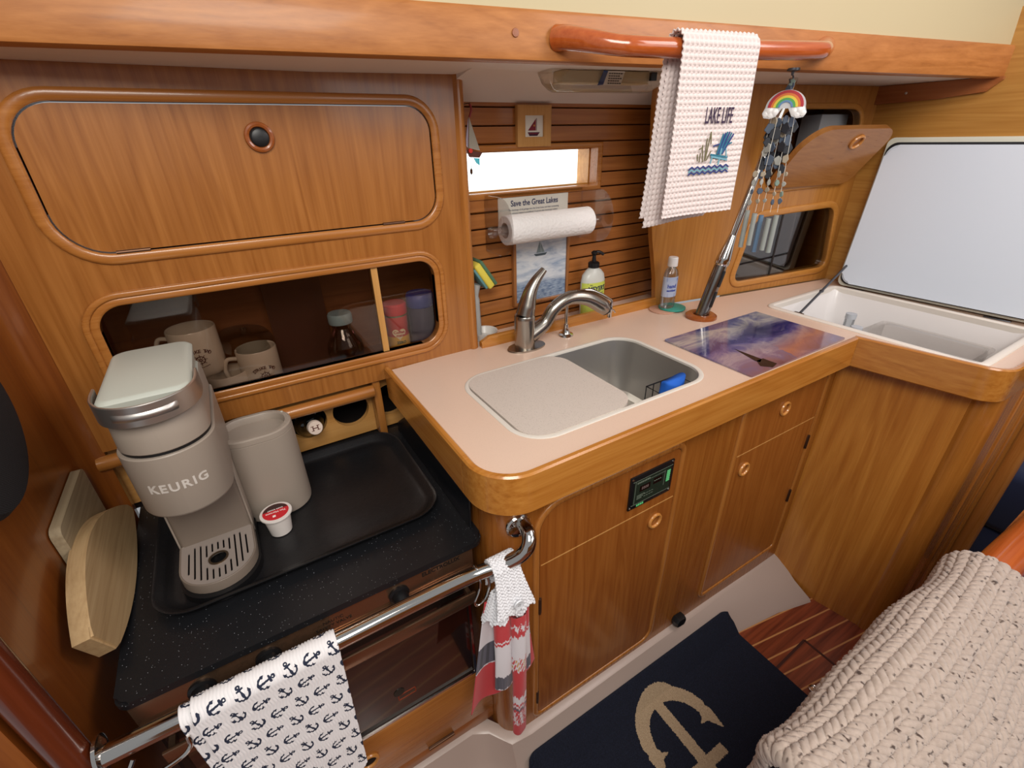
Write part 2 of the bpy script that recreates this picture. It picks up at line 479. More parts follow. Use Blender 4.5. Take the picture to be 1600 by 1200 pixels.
# slatted hull lining behind the sink, with the fixed port cut through it
SL_Y = 1.03
WIN = (.47, .886, 1.235, 1.322)
bm = BM(); pitch = .0362; z = .865
k = 0
while z < 1.46:
    z1 = min(z + pitch, 1.462)
    tops = [(0.45, 1.14 if z < 1.1 else 1.14)]
    wl, wh = WIN[2] - .012, WIN[3] + .012; xr = WIN[1] + .018
    parts_ = [(.45, 1.16, z, z1)]
    if z1 > wl and z < wh:
        parts_ = [(xr, 1.16, z, z1), (.45, .462, z, z1)]
        if z < wl - .002: parts_.append((.45, xr, z, wl))
        if z1 > wh + .002: parts_.append((.45, xr, wh, z1))
    for a, b, za, zb in parts_:
        pr = [(SL_Y + .012, za), (SL_Y + .006, za + .001), (SL_Y + .001, za + .003), (SL_Y, za + .005), (SL_Y, zb - .0006), (SL_Y + .012, zb)]
        lofts(bm, [[Vector((x, p[0], p[1])) for p in pr] for x in (a, b)])
    z = z1; k += 1
box(bm, .44, 1.2, SL_Y + .012, SL_Y + .03, .86, WIN[2] - .01, mi=1); box(bm, .44, 1.2, SL_Y + .012, SL_Y + .03, WIN[3] + .01, 1.5, mi=1)
box(bm, WIN[1] + .01, 1.2, SL_Y + .012, SL_Y + .03, WIN[2] - .01, WIN[3] + .01, mi=1)
finish('wall_back', bm, [W_SLAT, DARK], kind='structure', smooth=20)
# port window
w = thing('window_1', '', 'window', (.68, SL_Y, 1.23)); del w['label'], w['category']; w['kind'] = 'structure'
bm = BM(); ring(bm, rrect(WIN[0] - .016, WIN[1] + .016, WIN[2] - .013, WIN[3] + .013, .001, 1), rrect(*WIN, .001, 1), FY(SL_Y + .03), -.0, .036, soft=.002)
finish('window_frame', bm, W_TRIM, w)
bm = BM(); ring(bm, rrect(WIN[0], WIN[1], WIN[2], WIN[3], .001, 1), rrect(WIN[0] + .003, WIN[1] - .003, WIN[2] + .003, WIN[3] - .003, .001, 1), FY(SL_Y + .09), -.0, .062)
finish('window_reveal', bm, W_PALE, w)
PANE = mat('frosted_daylit_pane', '#E8F2F4', .5, emit='#EFFAFF', es=1.7); t = NT(PANE)
nz = t.noise(t.coord((1, 1, 1)), 160, 3); c = t.ramp(nz, [(.3, '#CFE0E6'), (.5, '#F2FCFF')]); t.l(c, t.b.inputs['Emission Color'])
bm = BM(); box(bm, WIN[0], WIN[1], SL_Y + .075, SL_Y + .08, WIN[2], WIN[3]); finish('window_pane', bm, PANE, w)

# underside of the side deck, fascia beam and the cream cabin side above
BX = lambda x: .835 - .165 * x        # plan line of the fascia
bm = BM()
lofts(bm, [[Vector(p) for p in ((x, BX(x) - .004, 1.46), (x, .93, za), (x, 1.2, za), (x, 1.2, 1.49), (x, BX(x) - .004, 1.49))] for x, za in ((-.5, 1.4505), (.2, 1.4515), (.55, 1.459), (1.79, 1.46))])
lofts(bm, [[Vector((x, a, b)) for a, b in ((.86, 1.461), (.90, 1.4575), (.94, 1.4505), (.98, 1.439), (1.01, 1.427), (1.045, 1.411), (1.045, 1.462))] for x in (.458, 1.10)])
finish('ceiling', bm, mat('deckhead_white', '#E4DCD3', .45), kind='structure')
bm = BM(); lofts(bm, [[Vector((x, BX(x) + a, b)) for a, b in ((-.004, 1.458), (.001, 1.4555), (.022, 1.456), (.022, 1.52), (.004, 1.524), (-.002, 1.523), (-.005, 1.518), (-.005, 1.462))] for x in (-.5, .3, 1.0, 1.80)])
finish('trim_2', bm, wood('fascia_timber', '#BC7C42', '#A3652F', '#79451D', axis=0, rough=.45, coat=.12), kind='structure')
bm = BM(); lofts(bm, [[Vector((x, BX(x) + a, b)) for a, b in ((.006, 1.522), (.03, 1.522), (.06, 2.0), (.04, 2.0))] for x in (-.5, 3.2)])
finish('wall_cabinside', bm, CREAM, kind='structure')
# bulkhead at the far end behind the icebox, its end post, and the board along its head
bm = BM(); box(bm, 1.765, 1.80, .19, 1.2, 0, 1.60); finish('wall_right', bm, W_BULK, kind='structure')
bm = BM(); tube(bm, [(1.7825, .183, 0), (1.7825, .183, 1.6)], .024, 20); finish('trim_3', bm, W_TRIMV, kind='structure')
bm = BM(); lofts(bm, [[Vector((1.752, y, z0)), Vector((1.766, y, z0)), Vector((1.766, y, 1.459)), Vector((1.752, y, 1.459))] for y, z0 in ((.81, 1.413), (.66, 1.418), (.56, 1.428), (.535, 1.452))])
tb = finish('trim_4', bm, wood('head_board', '#A9683A', '#95542A', '#6E3818', axis=1, rough=.35), kind='structure')
bm = BM(); lathe(bm, [(.0035, 0), (.003, .002), (.0002, .003)], (1.7522, .735, 1.437), (-1, 0, 0), 12); finish('screw', bm, STEEL, tb)
# left bulkhead, coved into the locker face, with its dark rounded end post
bm = BM(); pts = [(-.31, .52), (-.31, .92)] + [(-.31 + .035 * (1 - math.cos(math.radians(a))), .92 + .035 * math.sin(math.radians(a))) for a in range(10, 91, 10)]
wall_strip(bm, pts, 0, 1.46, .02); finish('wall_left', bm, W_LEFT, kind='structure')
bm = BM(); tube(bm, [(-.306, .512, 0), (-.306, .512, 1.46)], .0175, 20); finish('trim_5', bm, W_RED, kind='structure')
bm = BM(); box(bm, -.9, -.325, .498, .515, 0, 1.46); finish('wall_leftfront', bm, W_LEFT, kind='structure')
# low panelling on the other side of the cabin, behind the viewer (it shows in the polished metal)
bm = BM(); box(bm, -.9, 3.0, -1.33, -1.3, 0, 1.2); finish('wall_opposite', bm, W_V, kind='structure')
# forward cabin beyond the bulkhead
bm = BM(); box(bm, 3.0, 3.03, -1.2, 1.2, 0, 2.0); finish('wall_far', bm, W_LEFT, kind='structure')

# ================================================================== BUILT-IN LOCKER OVER THE STOVE
LY = .953
lk = thing('wall_locker', 'built-in teak locker over the stove with a round-cornered door and long glazed cubby', 'locker', (.08, LY, .87))
door_o = rrect(-.205, .398, 1.202, 1.406, (.062, .05, .045, .055), 10)
win_o = rrect(-.205, .377, .936, 1.122, (.05, .042, .035, .04), 10)
bm = BM(); holed(bm, [(-.276, .872), (.452, .872), (.452, 1.4585), (.2, 1.4515), (-.276, 1.451)], [door_o, win_o], FY(LY), -.018, 0)
finish('face_panel', bm, W_V, lk)
def off(p, d):  # offset a loop outwards
    n = len(p); out = []
    for i in range(n):
        a, b = Vector(p[i-1]), Vector(p[(i+1) % n]); t = (b - a).normalized(); out.append((p[i][0] + t.y * d, p[i][1] - t.x * d))
    return out
bm = BM(); ring(bm, off(door_o, .0165), off(door_o, -.0), FY(LY), -.016, .006, soft=.003); finish('door_surround', bm, W_TRIM, lk)
bm = BM(); ring(bm, off(win_o, .0215), off(win_o, .012), FY(LY), -.001, .006, soft=.002); ring(bm, off(win_o, .0125), win_o, FY(LY), -.016, .0035, soft=.002); finish('window_surround', bm, W_TRIM, lk)
dr = None
bm = BM(); prism(bm, off(door_o, -.0022), FY(LY), -.014, .0, caps=True); dr = finish('door', bm, W_V, lk)
def finger_ring(c, n, r, parent, m=None, hole=True, up=(0, 0, 1)):
    n = Vector(n).normalized(); u = n.cross(Vector(up)).normalized(); v = u.cross(n)
    c = Vector(c)
    bm = BM(); tube(bm, [c + (u * math.cos(a) + v * math.sin(a)) * r + n * .002 for a in [2*PI*i/32 for i in range(32)]], r * .22, 8, closed=True)
    o = finish('finger_ring', bm, m or wood_ring, parent)
    bm = BM(); lathe(bm, [(r * .95, 0), (r * .9, -.001 if not hole else .0006), (.0001, .0006)], c, n, 28, caps=False)
    finish('finger_hole', bm, DARK if hole else wood_ring2, parent)
wood_ring = wood('turned_ring', '#A5602E', '#8E4B20', '#6A3413', axis=0, rough=.25, coat=.6, contrast=.4)
wood_ring_l = wood('turned_ring_light', '#D79A55', '#C58541', '#A06428', axis=0, rough=.25, coat=.6, contrast=.4)
wood_ring2 = wood('turned_ring_inside', '#A8692F', '#935722', '#6E3B14', axis=0, rough=.35, contrast=.4)
finger_ring((.097, LY - .001, 1.358), (0, -1, 0), .0185, dr, wood_ring)
bm = BM(); lathe(bm, [(.0135, 0), (.013, .003), (.009, .0045), (.0001, .004)], (.098, LY - .001, 1.357), (0, -1, 0), 28); finish('push_latch', bm, BLACK, dr)
for hx in (-.122, .302):
    bm = BM(); tube(bm, [(hx - .022, LY - .003, 1.2035), (hx + .022, LY - .003, 1.2035)], .0028, 10); finish('hinge', bm, BRONZE, dr)
# cubby behind the glass
bm = BM()
box(bm, -.275, .45, LY + .019, 1.13, .874, .886); box(bm, -.275, .45, 1.13, 1.14, .874, 1.17); box(bm, -.275, .45, LY + .019, 1.13, 1.155, 1.165)
box(bm, -.285, -.273, LY + .019, 1.14, .874, 1.165); box(bm, .447, .455, LY + .019, 1.13, .874, 1.165)
finish('cubby_lining', bm, W_DARKIN, lk)
bm = BM(); box(bm, -.22, .245, LY + .006, LY + .009, .925, 1.135); finish('sliding_pane', bm, GLASSW, lk)
bm = BM(); box(bm, .24, .39, LY + .012, LY + .015, .925, 1.135); finish('sliding_pane', bm, clear('clearer_window_glass', (.88, .85, .82, 1), .03, k=.35), lk)
bm = BM(); box(bm, .243, .256, LY + .004, LY + .017, .925, 1.135); finish('pane_edge_strip', bm, W_LIGHT, lk)
# rounded end post and return to the hull lining
bm = BM(); lofts(bm, [[Vector((x, y, z)) for x, y in [(.452, LY + .018), (.452, LY)] + arc(.462, LY + .006, .013, 250, 360, 8) + [(.475, LY + .02), (.475, 1.028), (.46, 1.028)]] for z in (.893, 1.459)])
finish('end_post', bm, W_TRIMV, lk)
bm = BM()
for zc, r in ((.850, .014),): lofts(bm, [[Vector((x, LY + .012 + math.sin(a) * r * .95 - .010, zc + math.cos(a) * r)) for a in [2*PI*i/16 for i in range(16)]] for x in (-.29, .205)])
finish('lower_rail', bm, W_TRIM, lk)

# things in the cubby
SHZ = .8865
def mug(name, x, y, z, r, h, rot, label, emblem=True, handle_a=180):
    tg = thing(name, label, 'mug', (x, y, z), 'boat crew mugs')
    bm = BM(); lathe(bm, [(r * .86, 0), (r * .93, .003), (r, .012), (r, h - .002), (r - .0012, h), (r - .0035, h - .002), (r - .004, .008), (.0001, .006)], (x, y, z), n=40, caps=False); finish('cup', bm, CERAM, tg)
    a = math.radians(handle_a); d = Vector((math.cos(a), math.sin(a), 0)); c = Vector((x, y, z + h * .52))
    P = [c + d * (r - .002) + Vector((0, 0, h * .27)), c + d * (r + .018) + Vector((0, 0, h * .27)), c + d * (r + .026), c + d * (r + .018) - Vector((0, 0, h * .27)), c + d * (r - .002) - Vector((0, 0, h * .27))]
    bm = BM(); tube(bm, smooth_path(P, 6), .0042, 10); finish('handle', bm, CERAM, tg)
    if emblem:
        b0 = math.radians(rot)
        def F(u, v, w):
            a = b0 + u / r; return Vector((x + math.cos(a) * (r + .0006 + w), y + math.sin(a) * (r + .0006 + w), z + v))
        bm = BM(); cy = h * .42
        # name on an arch above a ship's wheel
        for i, ch in enumerate('STRIKE TWO'):
            if ch == ' ': continue
            th = math.radians(52 - 104 * i / 9); rad = .0235
            cx0, cy0 = -math.sin(th) * rad, cy + math.cos(th) * rad * .72
            def G(u, v, w, th=th, cx0=cx0, cy0=cy0): return F(cx0 + u * math.cos(th*.6) - v * math.sin(th*.6), cy0 + u * math.sin(th*.6) + v * math.cos(th*.6), w)
            text_bm(bm, ch, .0092, G, ext=.0002, bold=.0002)
        def R2(r0, r1, n=24):
            for i in range(n):
                a0, a1 = 2*PI*i/n, 2*PI*(i+1)/n
                bm.faces.new([bm.verts.new(F(rr * math.cos(aa), cy - .001 + rr * math.sin(aa), .0002)) for rr, aa in ((r0, a0), (r1, a0), (r1, a1), (r0, a1))])
        R2(.0066, .0082); R2(.0012, .0026)
        for i in range(8):
            aa = PI * i / 4; ca, sa = math.cos(aa), math.sin(aa)
            bm.faces.new([bm.verts.new(F(q * ca - s * .0005 * sa, cy - .001 + q * sa + s * .0005 * ca, .0003)) for q, s in ((.002, -1), (.0118, -1), (.0118, 1), (.002, 1))])
        
        for i in range(9):
            u = -.011 + i * .0027; bm.faces.new([bm.verts.new(F(u + q, cy - .0165 + s + .0006 * (abs(i - 4)), .0002)) for q, s in ((0, -.0009), (.0019, -.0009), (.0019, .0009), (0, .0009))])
        finish('printed_emblem', bm, BROWNP, tg, recalc=False, label='dark brown ship wheel print')
    return tg
mug('coffee_mug', -.098, 1.068, SHZ + .052, .043, .094, -86, 'larger cream wheel-print mug stacked on another mug behind the glass', handle_a=165)
mug('coffee_mug', -.062, 1.04, SHZ, .040, .0515, -86, 'low cream mug under the larger mug, mostly hidden by the coffee maker', emblem=False, handle_a=30)
mug('coffee_mug', .002, 1.045, SHZ, .039, .088, -84, 'single cream mug with wheel print standing on the cubby shelf, right beside the glass jar', handle_a=175)
# glass lid leaning at the back
GL = clear('clear_glass', (.8, .85, .85, 1), .22)
bm = BM(); lathe(bm, [(.055, 0), (.052, .006), (.03, .016), (.006, .021), (.006, .03), (.0001, .032)], (-.012, 1.095, SHZ + .09), (.1, -.35, 1), 32, caps=False)
tag(finish('glass_dish', bm, GL), 'shallow clear glass dish behind the two cream mugs', 'dish')
# clear jar with pale blue lid
jt = thing('drink_bottle', 'clear curved jug with pale blue screw lid behind the locker glass', 'bottle', (.184, 1.065, SHZ))
bm = BM(); lathe(bm, [(.026, 0), (.036, .006), (.041, .03), (.038, .05), (.026, .072), (.020, .086), (.022, .094), (.022, .1)], (.184, 1.065, SHZ), n=32); finish('bottle_body', bm, AMBER, jt)
bm = BM(); lathe(bm, [(.026, .098), (.0265, .1), (.0265, .117), (.024, .121), (.0001, .121)], (.184, 1.065, SHZ), n=32); finish('lid', bm, mat('pale_blue_lid', '#9EC0CC', .45), jt)
bm = BM(); box(bm, .045, .165, 1.115, 1.127, SHZ, 1.12); tag(finish('cutting_board', bm, mat('dark_brown_board', '#4A2B22', .5)), 'dark brown board standing upright at the back of the locker', 'board')
# creamer
cr = thing('creamer_bottle', 'yellow and red coffee creamer bottle with red cap behind the glass', 'bottle', (.306, 1.045, SHZ))
bm = BM(); lathe(bm, [(.022, 0), (.0265, .004), (.0265, .05), (.024, .06), (.026, .075), (.026, .098), (.022, .104)], (.306, 1.045, SHZ), n=32)
for f in bm.faces:
    z = f.calc_center_median().z - SHZ
    f.material_index = 0 if z < .055 else (1 if z < .088 else 2)
finish('bottle_body', bm, [mat('creamer_yellow', '#D9A440', .4), mat('creamer_red', '#C13A34', .4), mat('creamer_green', '#4C6A38', .4)], cr)
bm = BM(); lathe(bm, [(.0275, .102), (.028, .104), (.028, .124), (.025, .128), (.0001, .128)], (.306, 1.045, SHZ), n=32); finish('cap', bm, mat('red_cap', '#D02C30', .35), cr)
bm = BM()
def CF(u, v, w):
    a = math.radians(-100) + u / .0268; return Vector((.306 + math.cos(a) * (.0270 + w), 1.045 + math.sin(a) * (.0270 + w), SHZ + v))
prism(bm, [(.0 + .016 * math.sin(a) ** 3, .058 + .0155 * (.8125 * math.cos(a) - .3125 * math.cos(2*a) - .125 * math.cos(3*a) - .0625 * math.cos(4*a)) ) for a in [2*PI*i/28 for i in range(28)]], CF, 0, .0004, 0)
text_bm(bm, 'Coffee', .0095, lambda u, v, w: CF(u, v + .062, w + .0005), mi=1, ext=.0002, bold=.0003); text_bm(bm, 'mate', .0095, lambda u, v, w: CF(u + .002, v + .054, w + .0005), mi=1, ext=.0002, bold=.0003)
text_bm(bm, 'ZERO', .0085, lambda u, v, w: CF(u + .003, v + .036, w + .0005), mi=2, ext=.0002, bold=.0004)
finish('label', bm, [mat('label_cream', '#E9D7B0', .5), REDT, mat('label_dark_green', '#2F4A24', .5)], cr, recalc=False)
bt = thing('dark_canister', 'dark purple canister with royal blue lid beside the creamer', 'canister', (.372, 1.05, SHZ))
bm = BM(); lathe(bm, [(.028, 0), (.031, .004), (.031, .104), (.028, .11)], (.372, 1.05, SHZ), n=32); finish('can_body', bm, mat('canister_purple', '#3A3350', .35), bt)
bm = BM(); lathe(bm, [(.032, .108), (.033, .11), (.033, .134), (.03, .139), (.0001, .139)], (.372, 1.05, SHZ), n=32); finish('lid', bm, mat('royal_blue_lid', '#2B3F9A', .4), bt)
bm = BM()
for k in range(10):
    a0 = math.radians(-112) + k * .045; r = .0313
    bm.faces.new([bm.verts.new((.372 + math.cos(a0 + q) * r, 1.05 + math.sin(a0 + q) * r, SHZ + s)) for q, s in ((0, .012), (.018 + .01 * (k % 3), .012), (.018 + .01 * (k % 3), .026), (0, .026))])
finish('printed_bars', bm, PAPER, bt, recalc=False)

# wine rack board below the locker
bm = BM(); zc = .79
wr = thing('wine_rack', 'plywood wine rack board with round bottle holes below the glazed cubby', 'rack', (.03, 1.0, .722))
holed(bm, [(-.30, .722), (.42, .722), (.42, .868), (-.30, .868)], [circ(x, .792, .041, 36) for x in (-.225, -.13, -.035, .060, .156, .250, .345)], FY(1.0), -.014, 0)
finish('rack_board', bm, W_PLY, wr)
bm = BM(); box(bm, -.30, .43, 1.16, 1.17, .70, .87); box(bm, -.30, .43, 1.015, 1.16, .70, .72); finish('rack_lining', bm, DARK, wr)
bm = BM(); box(bm, .206, .224, .962, .998, .722, .868, .003); finish('upright', bm, W_TRIMV, wr)
wb = thing('wine_bottle', 'dark wine bottle lying in the rack hole behind the grey coffee pod bin', 'bottle', (.066, 1.0, .755))
WAX = Vector((-.10, 1, -.26)).normalized(); WO = Vector((.064, .995, .790)) - WAX * .0476; WF = FO(WO, (1, .1, 0), (.03, .26, 1)); WF = FO(WO, Vector((0, 0, 1)).cross(WAX) * -1, WAX.cross(Vector((0, 0, 1)).cross(WAX)) * 1)
BG = mat('black_green_glass', '#0B0F0C', .08, coat=.5)
bm = BM(); lathe(bm, [(.034, .16), (.036, .15), (.036, .03), (.031, .008), (.018, -.012), (.0145, -.02), (.0145, -.035)], (.064, .995, .790), WAX, 32); finish('bottle_body', bm, BG, wb)
bm = BM(); lathe(bm, [(.0155, -.034), (.0155, -.046), (.0145, -.0475), (.0001, -.0475)], (.064, .995, .790), WAX, 28); cp = finish('capsule', bm, mat('capsule_cream', '#D8C6B8', .5), wb)
bm = BM()
for u0, u1, v0, v1 in ((-.006, -.0042, -.005, .005), (.0042, .006, -.005, .005), (-.006, .006, -.0009, .0009), (-.009, -.003, .0042, .0055), (.003, .009, .0042, .0055), (-.009, -.003, -.0055, -.0042), (.003, .009, -.0055, -.0042)):
    prism(bm, [(u0, v0), (u1, v0), (u1, v1), (u0, v1)], lambda a, b, c: WF(a, b, 0) - WAX * c, 0, .0005)
finish('capsule_emblem', bm, BROWNP, cp)

# ================================================================== BASE CABINET, WORKTOP AND SINK
CY = .503
bc = thing('base_cabinet', 'teak base cabinet under the sink with two arched door frames and rounded corner', 'cabinet', (.8, .7, .10))
bm = BM()
wall_strip(bm, [(.262, .80), (.262, .548)] + arc(.307, .548, .045, 180, 270, 8)[1:] + [(1.312, CY)], .098, .862, .018)
finish('carcass', bm, wood('cabinet_front_teak', '#A86A2C', '#8E521E', '#6B3711', axis=2, rough=.28, coat=.4, contrast=.8), bc)
def arched(x0, x1, z0, z1, rt, rb): return rrect(x0, x1, z0, z1, (rb[0], rb[1], rt[1], rt[0]), 10)
FR1 = arched(.350, .712, .142, .772, (.05, .02), (.012, .03))
FR2 = arched(.924, 1.266, .165, .788, (.022, .02), (.012, .01))
for k, (fr_, split) in enumerate(((FR1, .638), (FR2, .655))):
    bm = BM(); ring(bm, off(fr_, .014), fr_, FY(CY), -.001, .005, soft=.003)
    finish('door_moulding', bm, W_TRIMV, bc)
def clip(p, z, keep_below):
    out = []; n = len(p)
    for i in range(n):
        a, b = p[i], p[(i+1) % n]; ina = (a[1] <= z) if keep_below else (a[1] >= z); inb = (b[1] <= z) if keep_below else (b[1] >= z)
        if ina: out.append(a)
        if ina != inb: t = (z - a[1]) / (b[1] - a[1]); out.append((a[0] + (b[0] - a[0]) * t, z))
    return out
doors = []
for fr_, split in ((FR1, .638), (FR2, .655)):
    p = off(fr_, -.0015)
    bm = BM(); prism(bm, clip(p, split - .0008, True), FY(CY), 0, .0018); d = finish('door', bm, W_DOORB, bc)
    bm = BM(); prism(bm, clip(p, split + .0008, False), FY(CY), 0, .0018); f = finish('drawer_front' if fr_ is FR2 else 'fascia_panel', bm, W_DOORB, bc)
    bm = BM(); box(bm, p[0][0] if False else min(q[0] for q in p) + .002, max(q[0] for q in p) - .002, CY - .0024, CY, split - .0011, split + .0011); finish('pale_seam', bm, W_LIGHT, bc)
    doors += [d, f]
finger_ring((.659, CY - .002, .592), (0, -1, 0), .0165, doors[0], wood_ring_l, hole=False)
finger_ring((.971, CY - .002, .601), (0, -1, 0), .0165, doors[2], wood_ring_l, hole=False)
finger_ring((1.088, CY - .002, .740), (0, -1, 0), .0165, doors[3], wood_ring_l, hole=False)
for x, z, d in ((.350, .527, 0), (.346, .215, 0), (1.264, .573, 2), (1.262, .377, 2)):
    bm = BM(); box(bm, x - .0045, x + .0045, CY - .005, CY, z - .022, z + .022, .001); tube(bm, [(x, CY - .005, z - .022), (x, CY - .005, z + .022)], .0026, 8); finish('hinge', bm, BRONZE, doors[d])
# black foot catch on the plinth
bm = BM(); lofts(bm, [[Vector((.826 + a * s, CY - .001 - d, .135 + b * s)) for a, b in ((-.017, -.012), (.013, -.016), (.019, -.002), (.015, .012), (-.012, .015), (-.019, .004))] for s, d in ((1, 0), (1.05, .012), (.9, .021), (.55, .024))])
finish('foot_catch', bm, BLACK, bc)
# black meter panel on the fascia of the first cabinet
mp_ = thing('meter_panel', 'black electronic meter panel with green lettering on the cabinet fascia', 'panel', (.627, CY - .002, .665))
bm = BM(); box(bm, .566, .689, CY - .006, CY - .0018, .667, .751, .001); pf = finish('panel_face', bm, BLACK, mp_)
bm = BM(); FP = lambda u, v, w: Vector((u, CY - .0062 - w, v))
def rect(x0, x1, z0, z1, mi=0, w=0.0003): prism(bm, [(x0, z0), (x1, z0), (x1, z1), (x0, z1)], FP, 0, w, mi)
rect(.576, .681, .6785, .7395, 0, .0002)
for x0, x1, z0, z1 in ((.572, .684, .7385, .7395), (.572, .684, .6775, .6785), (.579, .580, .680, .738), (.662, .663, .694, .733), (.62, .662, .7305, .7312)): rect(x0, x1, z0, z1, 1, .0004)
for i in range(6): rect(.669, .679, .7005 + i * .005, .7045 + i * .005, 2, .0005)
for i in range(3): rect(.586, .600 + .004 * i, .690 + i * .004, .6915 + i * .004, 1, .0005)
for i in range(4): rect(.606 + i * .007, .611 + i * .007, .6895, .6905, 1, .0005); rect(.606 + i * .007, .611 + i * .007, .696, .697, 1, .0005)
rect(.592, .622, .707, .722, 3, .0004); rect(.630, .655, .710, .726, 3, .0004)
text_bm(bm, '8888', .010, lambda u, v, w: FP(.607 + u, .7145 + v, w + .0006), mi=4, ext=.0001)
for i in range(8): rect(.5835 + i * .0046, .5868 + i * .0046, .7305, .7345, 1, .0005)
for i in range(4): rect(.588 + i * .0052, .592 + i * .0052, .6705, .675, 2, .0005)
for i in range(4): rect(.632 + i * .0055, .636 + i * .0055, .7175, .7195, 1, .0006)
finish('display', bm, [DGREEN, GREYTX, GREENP, mat('display_dark', '#170D0C', .2), mat('display_digits', '#7E6A66', .4)], pf, recalc=False)
for x in (.5705, .6845):
    for z in (.6715, .7465):
        bm = BM(); lathe(bm, [(.0026, 0), (.0024, .0012), (.0005, .002)], (x, CY - .006, z), (0, -1, 0), 12); finish('screw', bm, CHROME, mp_)

# peninsula cabinet holding the icebox
PC = thing('icebox_cabinet', 'teak peninsula cabinet around the icebox with flamed veneer side and rounded corner column', 'cabinet', (1.5, .35, 0))
pa = Vector((1.312, .52)); pb = Vector((1.366, .235)); dd = (pb - pa).normalized()
bm = BM(); holed(bm, [(0, .0), (.288, 0), (.288, .862), (0, .862)], [], FO((pa.x, pa.y, 0), (dd.x, dd.y, 0), (0, 0, 1)), -.02, 0)
FLAME = wood('flamed_veneer', '#CC8A3C', '#AF6C28', '#884E19', axis=2, rough=.27, coat=.4, freq=.8, contrast=1.2)
finish('side_panel', bm, FLAME, PC)
# rounded corner column: quarter cylinder plan
q = pa + dd * .288; nrm = Vector((dd.y, -dd.x)) if False else Vector((-1, 0))
bm = BM(); colp = [(q.x + .0, q.y + .01), (q.x - .004, q.y)] + arc(q.x + .036, q.y - .004, .040, 182, 268, 8) + [(q.x + .05, q.y - .044), (q.x + .05, q.y + .01)]
prism(bm, colp, FZ(0), 0.0, .862); finish('corner_column', bm, wood('column_teak', '#BE7C36', '#A16426', '#7C4616', axis=2, rough=.27, coat=.4, contrast=.5), PC)
bm = BM(); box(bm, q.x + .05, 1.757, q.y - .042, q.y - .022, 0, .862); finish('end_panel', bm, FLAME, PC)
for xx in (1.52, 1.64):
    bm = BM(); box(bm, xx, xx + .016, q.y - .046, q.y - .041, .05, .82, .002); finish('stile', bm, W_TRIMV, PC)

# worktop
ZC = .8925
bm = BM()
outer = [(.46, .957), (.242, .948), (.242, .54)] + arc(.315, .541, .073, 180, 270, 10)[1:] + [(1.27, .468), (1.305, .235), (1.37, .197), (1.764, .197), (1.764, .80), (1.13, .905), (1.13, 1.028), (.475, 1.028), (.475, .957)]
sink_h = rrect(.352, .822, .538, .815, .062, 10)
ice_h = [(1.345, .262), (1.66, .262), (1.678, .275), (1.690, .72), (1.675, .742), (1.345, .742), (1.327, .725), (1.327, .28)]
def roundpoly(p, r, n=5):
    out = []; N = len(p)
    for i in range(N):
        a, b, c = Vector(p[i-1]), Vector(p[i]), Vector(p[(i+1) % N]); d1 = (a-b); d2 = (c-b); rr = min(r, d1.length*.45, d2.length*.45)
        s = b + d1.normalized() * rr; e = b + d2.normalized() * rr
        for k in range(n+1): t = k/n; out.append(tuple((s*(1-t)**2 + b*2*t*(1-t) + e*t*t)))
    return out
ice_h = roundpoly([(1.3225, .243), (1.685, .243), (1.690, .742), (1.3225, .742)], .03)
holed(bm, outer, [sink_h, ice_h], FZ(ZC - .02), 0, .02)
tag(finish('worktop', bm, COUNTER), 'pinkish beige laminate worktop holding the sink and icebox', 'countertop')
# fiddle rail round the worktop edge
fd = thing('fiddle_rail', 'teak fiddle rail edging the worktop, rounded at both free corners', 'rail', (.75, .47, .825))
bm = BM(); wall_strip(bm, [(.235, .948), (.235, .5605)], .824, .902, .013, lip=.003); finish('rail_board', bm, W_FIDY, fd)
path = [(.235, .5595), (.235, .54)] + arc(.313, .540, .078, 180, 270, 12)[1:] + [(1.262, .462)]
bm = BM(); wall_strip(bm, path, .824, .902, .013, lip=.003); finish('rail_board', bm, W_FID, fd)
path = [(1.262, .472), (1.303, .245)] + [(1.303 + .055 * (1 - math.cos(math.radians(a))), .245 - .052 * math.sin(math.radians(a))) for a in range(15, 91, 15)] + [(1.757, .19)]
bm = BM(); wall_strip(bm, path, .824, .902, .013, lip=.003); finish('rail_board', bm, W_FIDY, fd)
# back fiddle strip
bm = BM(); lofts(bm, [[Vector((x, y + a, z)) for a, z in ((0, ZC), (0, ZC + h), (.003, ZC + h + .003), (.012, ZC + h + .003), (.015, ZC + h), (.015, ZC))] for x, y, h in ((.4785, .94, .012), (.50, .938, .024), (1.06, .926, .024))])
tag(finish('back_fiddle', bm, W_FID), 'low teak strip along the back of the worktop behind the faucet', 'strip')

# sink
sk = thing('sink', 'stainless steel sink bowl set under the worktop with pale rim', 'sink', (.587, .676, .74))
bm = BM(); ring(bm, off(sink_h, .0065), off(sink_h, -.0035), FZ(ZC), -.018, .0015, soft=.001); finish('rim', bm, mat('sink_rim_white', '#DAD4CA', .35), sk)
bm = BM()
lp = []
for s, z, r in ((-.004, ZC - .004, .058), (-.006, ZC - .02, .055), (-.012, .79, .05), (-.018, .755, .045), (-.03, .744, .04), (-.06, .741, .03)):
    lp.append([Vector((a, b, z)) for a, b in rrect(.352 - s * 1, .822 + s, .538 - s, .815 + s, r, 8)])
lp.append([Vector((.587 + .03 * math.cos(math.atan2(p.y - .676, p.x - .587)), .676 + .03 * math.sin(math.atan2(p.y - .676, p.x - .587)), .739)) for p in lp[-1]])
lofts(bm, lp, cap0=False, cap1=True); finish('bowl', bm, STEEL, sk, recalc=False)
bm = BM(); lathe(bm, [(.028, 0), (.03, .0025), (.024, .004), (.021, .001), (.0001, .0008)], (.66, .70, .741), n=28); finish('drain', bm, CHROME, sk)
